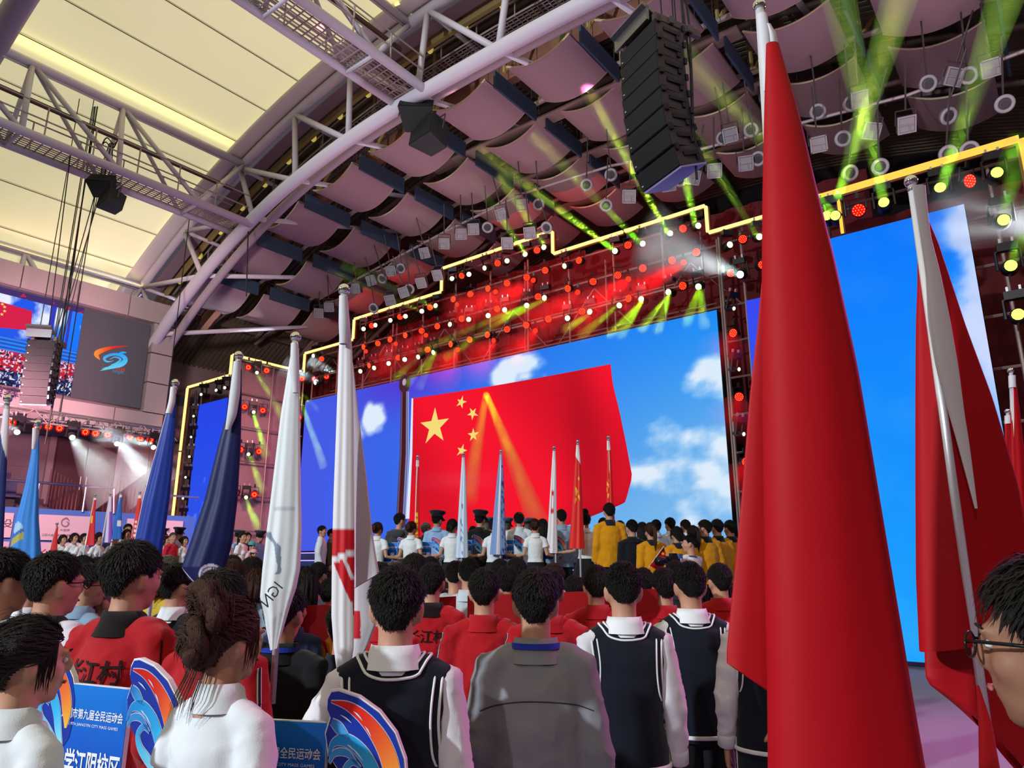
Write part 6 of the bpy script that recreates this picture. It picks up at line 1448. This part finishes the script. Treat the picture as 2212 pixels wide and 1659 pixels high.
# ---------------------------------------------------------------- stage people
def stg(u, v, t, label, top, color, hair_=('short', 'black'), group='people standing on the stage', **k): return person(u, v, t, label, top, color, k.pop('collar_', ('stand', None)), hair_, ground=k.pop('ground', STAGE_Z), look=k.pop('look', (-13.5, 17)), extra=k.pop('more', ()), group=group, **k)
BIGS = ['局', '管局', '管局', '发区', '镇', '真']
for i, (u, v, hs_, hc, txt) in enumerate(((817, 1128, 'bun', 'brown', 'first'), (890, 1126, 'bun', 'brown', 'second'), (978, 1121, 'low_bun', 'dark', 'third'), (1069, 1121, 'bun', 'black', 'fourth'), (1156, 1121, 'bun', 'brown', 'fifth'), (1264, 1108, 'top_bun', 'dark', 'sixth'))):
    nm = ['with brown bun left of the grey hoodie man', 'with clawed brown bun before the blue shirt officer', 'with dark low bun before the black suited officer', 'with round black bun in front of the white jacket man', 'with brown bun before the grey-blue jacket man', 'with high top bun before the yellow jacket man'][i]
    o = stg(u, v, 12.0, 'placard girl in white polo ' + nm, 'polo', 'e2e5ec', (hs_, hc), group='placard girls on the stage', pose='hold', sex='f', collar_=('polo', None), bottom=('skirt', '1c1f24'), yaw=-15)
    s = o.scale[0]; d = Matrix.Rotation(o.rotation_euler[2], 3, 'Z') @ Vector((.30*s, .15*s, 1.37*s)); p = Vector(o.location)+d
    placard('blue emblem placard of the girl ' + nm.split(' before')[0].split(' left')[0].split(' in front')[0] + ', ' + txt + ' in the row', tuple(p), o.rotation_euler[2]-.05, BIGS[i], 1.05, 'placards on the stage', i < 5)
stg(865, 1108, 12.9, 'man in dark grey hoodie with glasses on the stage', 'jacket', '3a3c42', ('short', 'black'), collar_=('hood', None), yaw=-35, more=(('glasses',),))
stg(921, 1128, 13.5, 'grey haired man in dark suit between hoodie man and officer', 'suit', '1b1d26', ('short', 'grey'), yaw=-30)
stg(945, 1108, 13.0, 'officer in light blue shirt and dark peaked cap', 'tee', '8fb0dc', ('crew', 'black'), collar_=('shirt', None), more=(('officer_cap', '1b2030'),), yaw=-15)
stg(1038, 1107, 13.0, 'officer in black suit and dark peaked cap', 'suit', '14161e', ('crew', 'black'), more=(('officer_cap', '161a26'),), yaw=-15)
stg(1022, 1136, 14.5, 'person in black seen between officer and third girl', 'suit', '17181f', ('short', 'black'))
stg(1052, 1122, 14.2, 'grey capped officer right of the black suited officer', 'suit', '2e3440', ('crew', 'grey'), more=(('officer_cap', '5a606c'),))
stg(1094, 1123, 14.5, 'second grey capped officer behind the grey-blue flag', 'suit', '2e3440', ('crew', 'grey'), more=(('officer_cap', '5a606c'),))
stg(1121, 1106, 12.9, 'man in white jacket with slick black hair on the stage', 'wind', 'd4dae8', ('short', 'black'), bottom=('trousers', '2a3040'))
stg(1142, 1124, 14.6, 'grey capped officer right of the white jacket man', 'suit', '2e3440', ('crew', 'grey'), more=(('officer_cap', '5a606c'),))
stg(1172, 1120, 13.8, 'woman with long black hair in black suit behind the fifth girl', 'suit', '15161c', ('long', 'black'), sex='f')
stg(1212, 1100, 12.6, 'man in two-tone grey-blue jacket on the stage', 'jacket', '8ea6c0', ('short', 'black'), bottom=('trousers', '161c2c'))
stg(1315, 1086, 11.4, 'tall man in yellow jacket with dark collar on the stage', 'wind', 'd08c10', ('short', 'black'), collar_=('stand', '1a1d2c'), bottom=('trousers', '14161f'), look=(-12, 17))
stg(1364, 1122, 11.2, 'man in black suit with receding hair beside the tall yellow jacket', 'suit', '14151b', ('crew', 'black'), ground=.55)
stg(1302, 1118, 14.0, 'dark head far behind the tall yellow jacket', 'suit', '1c1d24')
stg(1338, 1124, 13.6, 'woman head far right behind the tall yellow jacket', 'suit', '1c1d24', ('bob', 'dark'), sex='f')
stg(1386, 1127, 12.5, 'woman with long black hair in white behind the ponytail girl', 'tee', 'd8dbe4', ('long', 'black'), sex='f')
stg(1404, 1129, 11.0, 'girl in yellow jacket with long brown ponytail', 'wind', 'd08c10', ('pony', 'brown'), sex='f', ground=.55, collar_=('stand', '1a1d2c'))
stg(1416, 1122, 12.6, 'man in white shirt behind the yellow jackets, left one', 'shirt', 'd8dee8', ('short', 'black'), collar_=('shirt', None))
stg(1446, 1118, 12.8, 'man in white shirt with tousled hair behind the yellow jackets', 'shirt', 'd8dee8', ('spiky', 'black'), collar_=('shirt', None))
stg(1479, 1122, 13.0, 'man in white shirt with neat hair behind the yellow jackets, right one', 'shirt', 'd8dee8', ('short', 'black'), collar_=('shirt', None))
stg(1460, 1137, 10.9, 'girl in yellow jacket with low black bun', 'wind', 'd08c10', ('low_bun', 'black'), sex='f', ground=.55, collar_=('stand', '1a1d2c'))
stg(1495, 1135, 11.2, 'girl in yellow jacket with dark ponytail behind the photographer', 'wind', 'd08c10', ('pony', 'dark'), sex='f', ground=.55, collar_=('stand', '1a1d2c'))
stg(1520, 1122, 11.3, 'man in yellow jacket with glasses right of the photographer', 'wind', 'd08c10', ('short', 'black'), ground=.55, collar_=('stand', '1a1d2c'), more=(('glasses',),), yaw=30)
stg(1547, 1121, 11.6, 'man in yellow jacket, middle of the three at the right', 'wind', 'd08c10', ('short', 'black'), ground=.55, collar_=('stand', '1a1d2c'))
stg(1575, 1123, 11.9, 'man in yellow jacket nearest the big red flag', 'wind', 'cf7f12', ('short', 'black'), ground=.55, collar_=('stand', '1a1d2c'))
stg(697, 1135, 17.3, 'man in white suit standing alone before the stage steps', 'suit', 'dfe4f0', ('short', 'black'), bottom=('trousers', 'e6e6e8'), look=(-9, 17), yaw=-20)
stg(718, 1142, 17.6, 'guard in olive uniform half hidden by the white and red flag', 'suit', '4a4636', ('crew', 'black'), bottom=('trousers', '2a2a2a'), look=(-9, 17))
for i, (u, v) in enumerate(((138, 1155), (163, 1151), (184, 1152), (216, 1153), (250, 1152), (276, 1143))):
    o = stg(u, v, 15.8, 'placard girl in white polo at the left stage end, %s from the left' % ORD[i], 'polo', 'e2e5ec', ('low_bun', 'dark'), group='placard girls at the left stage end', sex='f', pose='hold', collar_=('polo', None), bottom=('skirt', '1c1f24'), look=(-3, 12), yaw=-10)
    s = o.scale[0]; p = Vector(o.location)+Matrix.Rotation(o.rotation_euler[2], 3, 'Z') @ Vector((.0, .22*s, 1.22*s))
    placard('blue placard held by the %s placard girl at the left stage end' % ORD[i], tuple(p), o.rotation_euler[2]+.9, '', 1.0, 'placards at the left stage end')
stg(215, 1150, 17.0, 'person in purple jacket behind the left placard girls', 'jacket', '5a2a7a', ('big', 'dark'), look=(-4, 12), yaw=-30)
stg(239, 1148, 17.2, 'man in navy jacket behind the left placard girls', 'jacket', '1f2c5c', look=(-4, 12), yaw=-30)
stg(278, 1131, 16.6, 'tall man in white shirt at the end of the left row', 'shirt', 'd8dbe6', ('short', 'black'), look=(-4, 12), yaw=-30)
stg(351, 1144, 16.4, 'officer in pale blue shirt and cap right of the royal blue flag', 'tee', 'a8b4dc', ('crew', 'black'), collar_=('shirt', None), more=(('officer_cap', '2a3040'),), look=(-5, 14), yaw=-30)
stg(375, 1150, 16.0, 'grey haired man in bright red jacket among the officers', 'jacket', 'c01c34', ('crew', 'grey'), look=(-5, 14), yaw=-30)
stg(388, 1142, 16.8, 'officer in pale blue shirt and cap behind the bright red jacket', 'tee', '9fb0dc', ('crew', 'black'), collar_=('shirt', None), more=(('officer_cap', '1c2233'),), look=(-5, 14), yaw=-30)
stg(362, 1157, 16.2, 'girl in white left of the bright red jacket', 'polo', 'e0e2ea', ('low_bun', 'dark'), sex='f', collar_=('polo', None), look=(-5, 14), yaw=-20, bottom=('skirt', '1c1f24'))
stg(400, 1158, 16.2, 'girl in white right of the bright red jacket', 'polo', 'e0e2ea', ('bun', 'dark'), sex='f', collar_=('polo', None), look=(-5, 14), yaw=-20, bottom=('skirt', '1c1f24'))
stg(496, 1155, 16.0, 'girl in white just right of the navy flag on the stage', 'polo', 'e0e2ea', ('low_bun', 'brown'), sex='f', collar_=('polo', None), look=(-5, 14), yaw=-25, bottom=('skirt', '1c1f24'))
stg(526, 1149, 15.6, 'girl in white with long ponytail before the left wing', 'tee', 'e4e4ec', ('pony', 'dark'), sex='f', look=(-5, 14), yaw=-25)
stg(536, 1150, 16.6, 'man in dark blue beside the white ponytail girl', 'tee', '2f4478', look=(-5, 14), yaw=-30)
stg(517, 1148, 16.8, 'officer in light blue with cap behind the white ponytail girl', 'tee', '8fb4dc', ('crew', 'black'), more=(('officer_cap', '2a3040'),), look=(-5, 14), yaw=-30)
stg(563, 1149, 16.2, 'officer in blue shirt and cap beside the white swirl flag', 'tee', '7f9ad8', ('crew', 'black'), more=(('officer_cap', '2a2a38'),), look=(-5, 14), yaw=-30)
stg(545, 1172, 15.4, 'child with teal cap on the stage by the left wing', 'tee', 'd8b8c4', ('short', 'black'), more=(('sports_cap', '4aa0ac'),), H=1.2, look=(-5, 14))
stg(549, 1189, 15.0, 'child with pink cap on the stage by the left wing', 'tee', 'd8c8d4', ('short', 'black'), more=(('sports_cap', 'd8a8b8'),), H=1.05, look=(-5, 14))
for o in WORLD_ROOTS:
    if '_w' in o: del o['_w']

for o in bpy.data.objects:
    if o.name.split('.')[0] in ('clamp', 'rigging', 'recess', 'hanger', 'led_cluster', 'strut', 'lacing', 'cable', 'bezel', 'emblem', 'lettering', 'lens_ring', 'rigging_frame', 'top_tray', 'star_picture', 'neck_trim', 'armhole_trim', 'hem_trim', 'cuff', 'sleeve_stripe', 'sleeve_piping', 'cable_run') and o.parent is not None: o['kind'] = 'stuff'
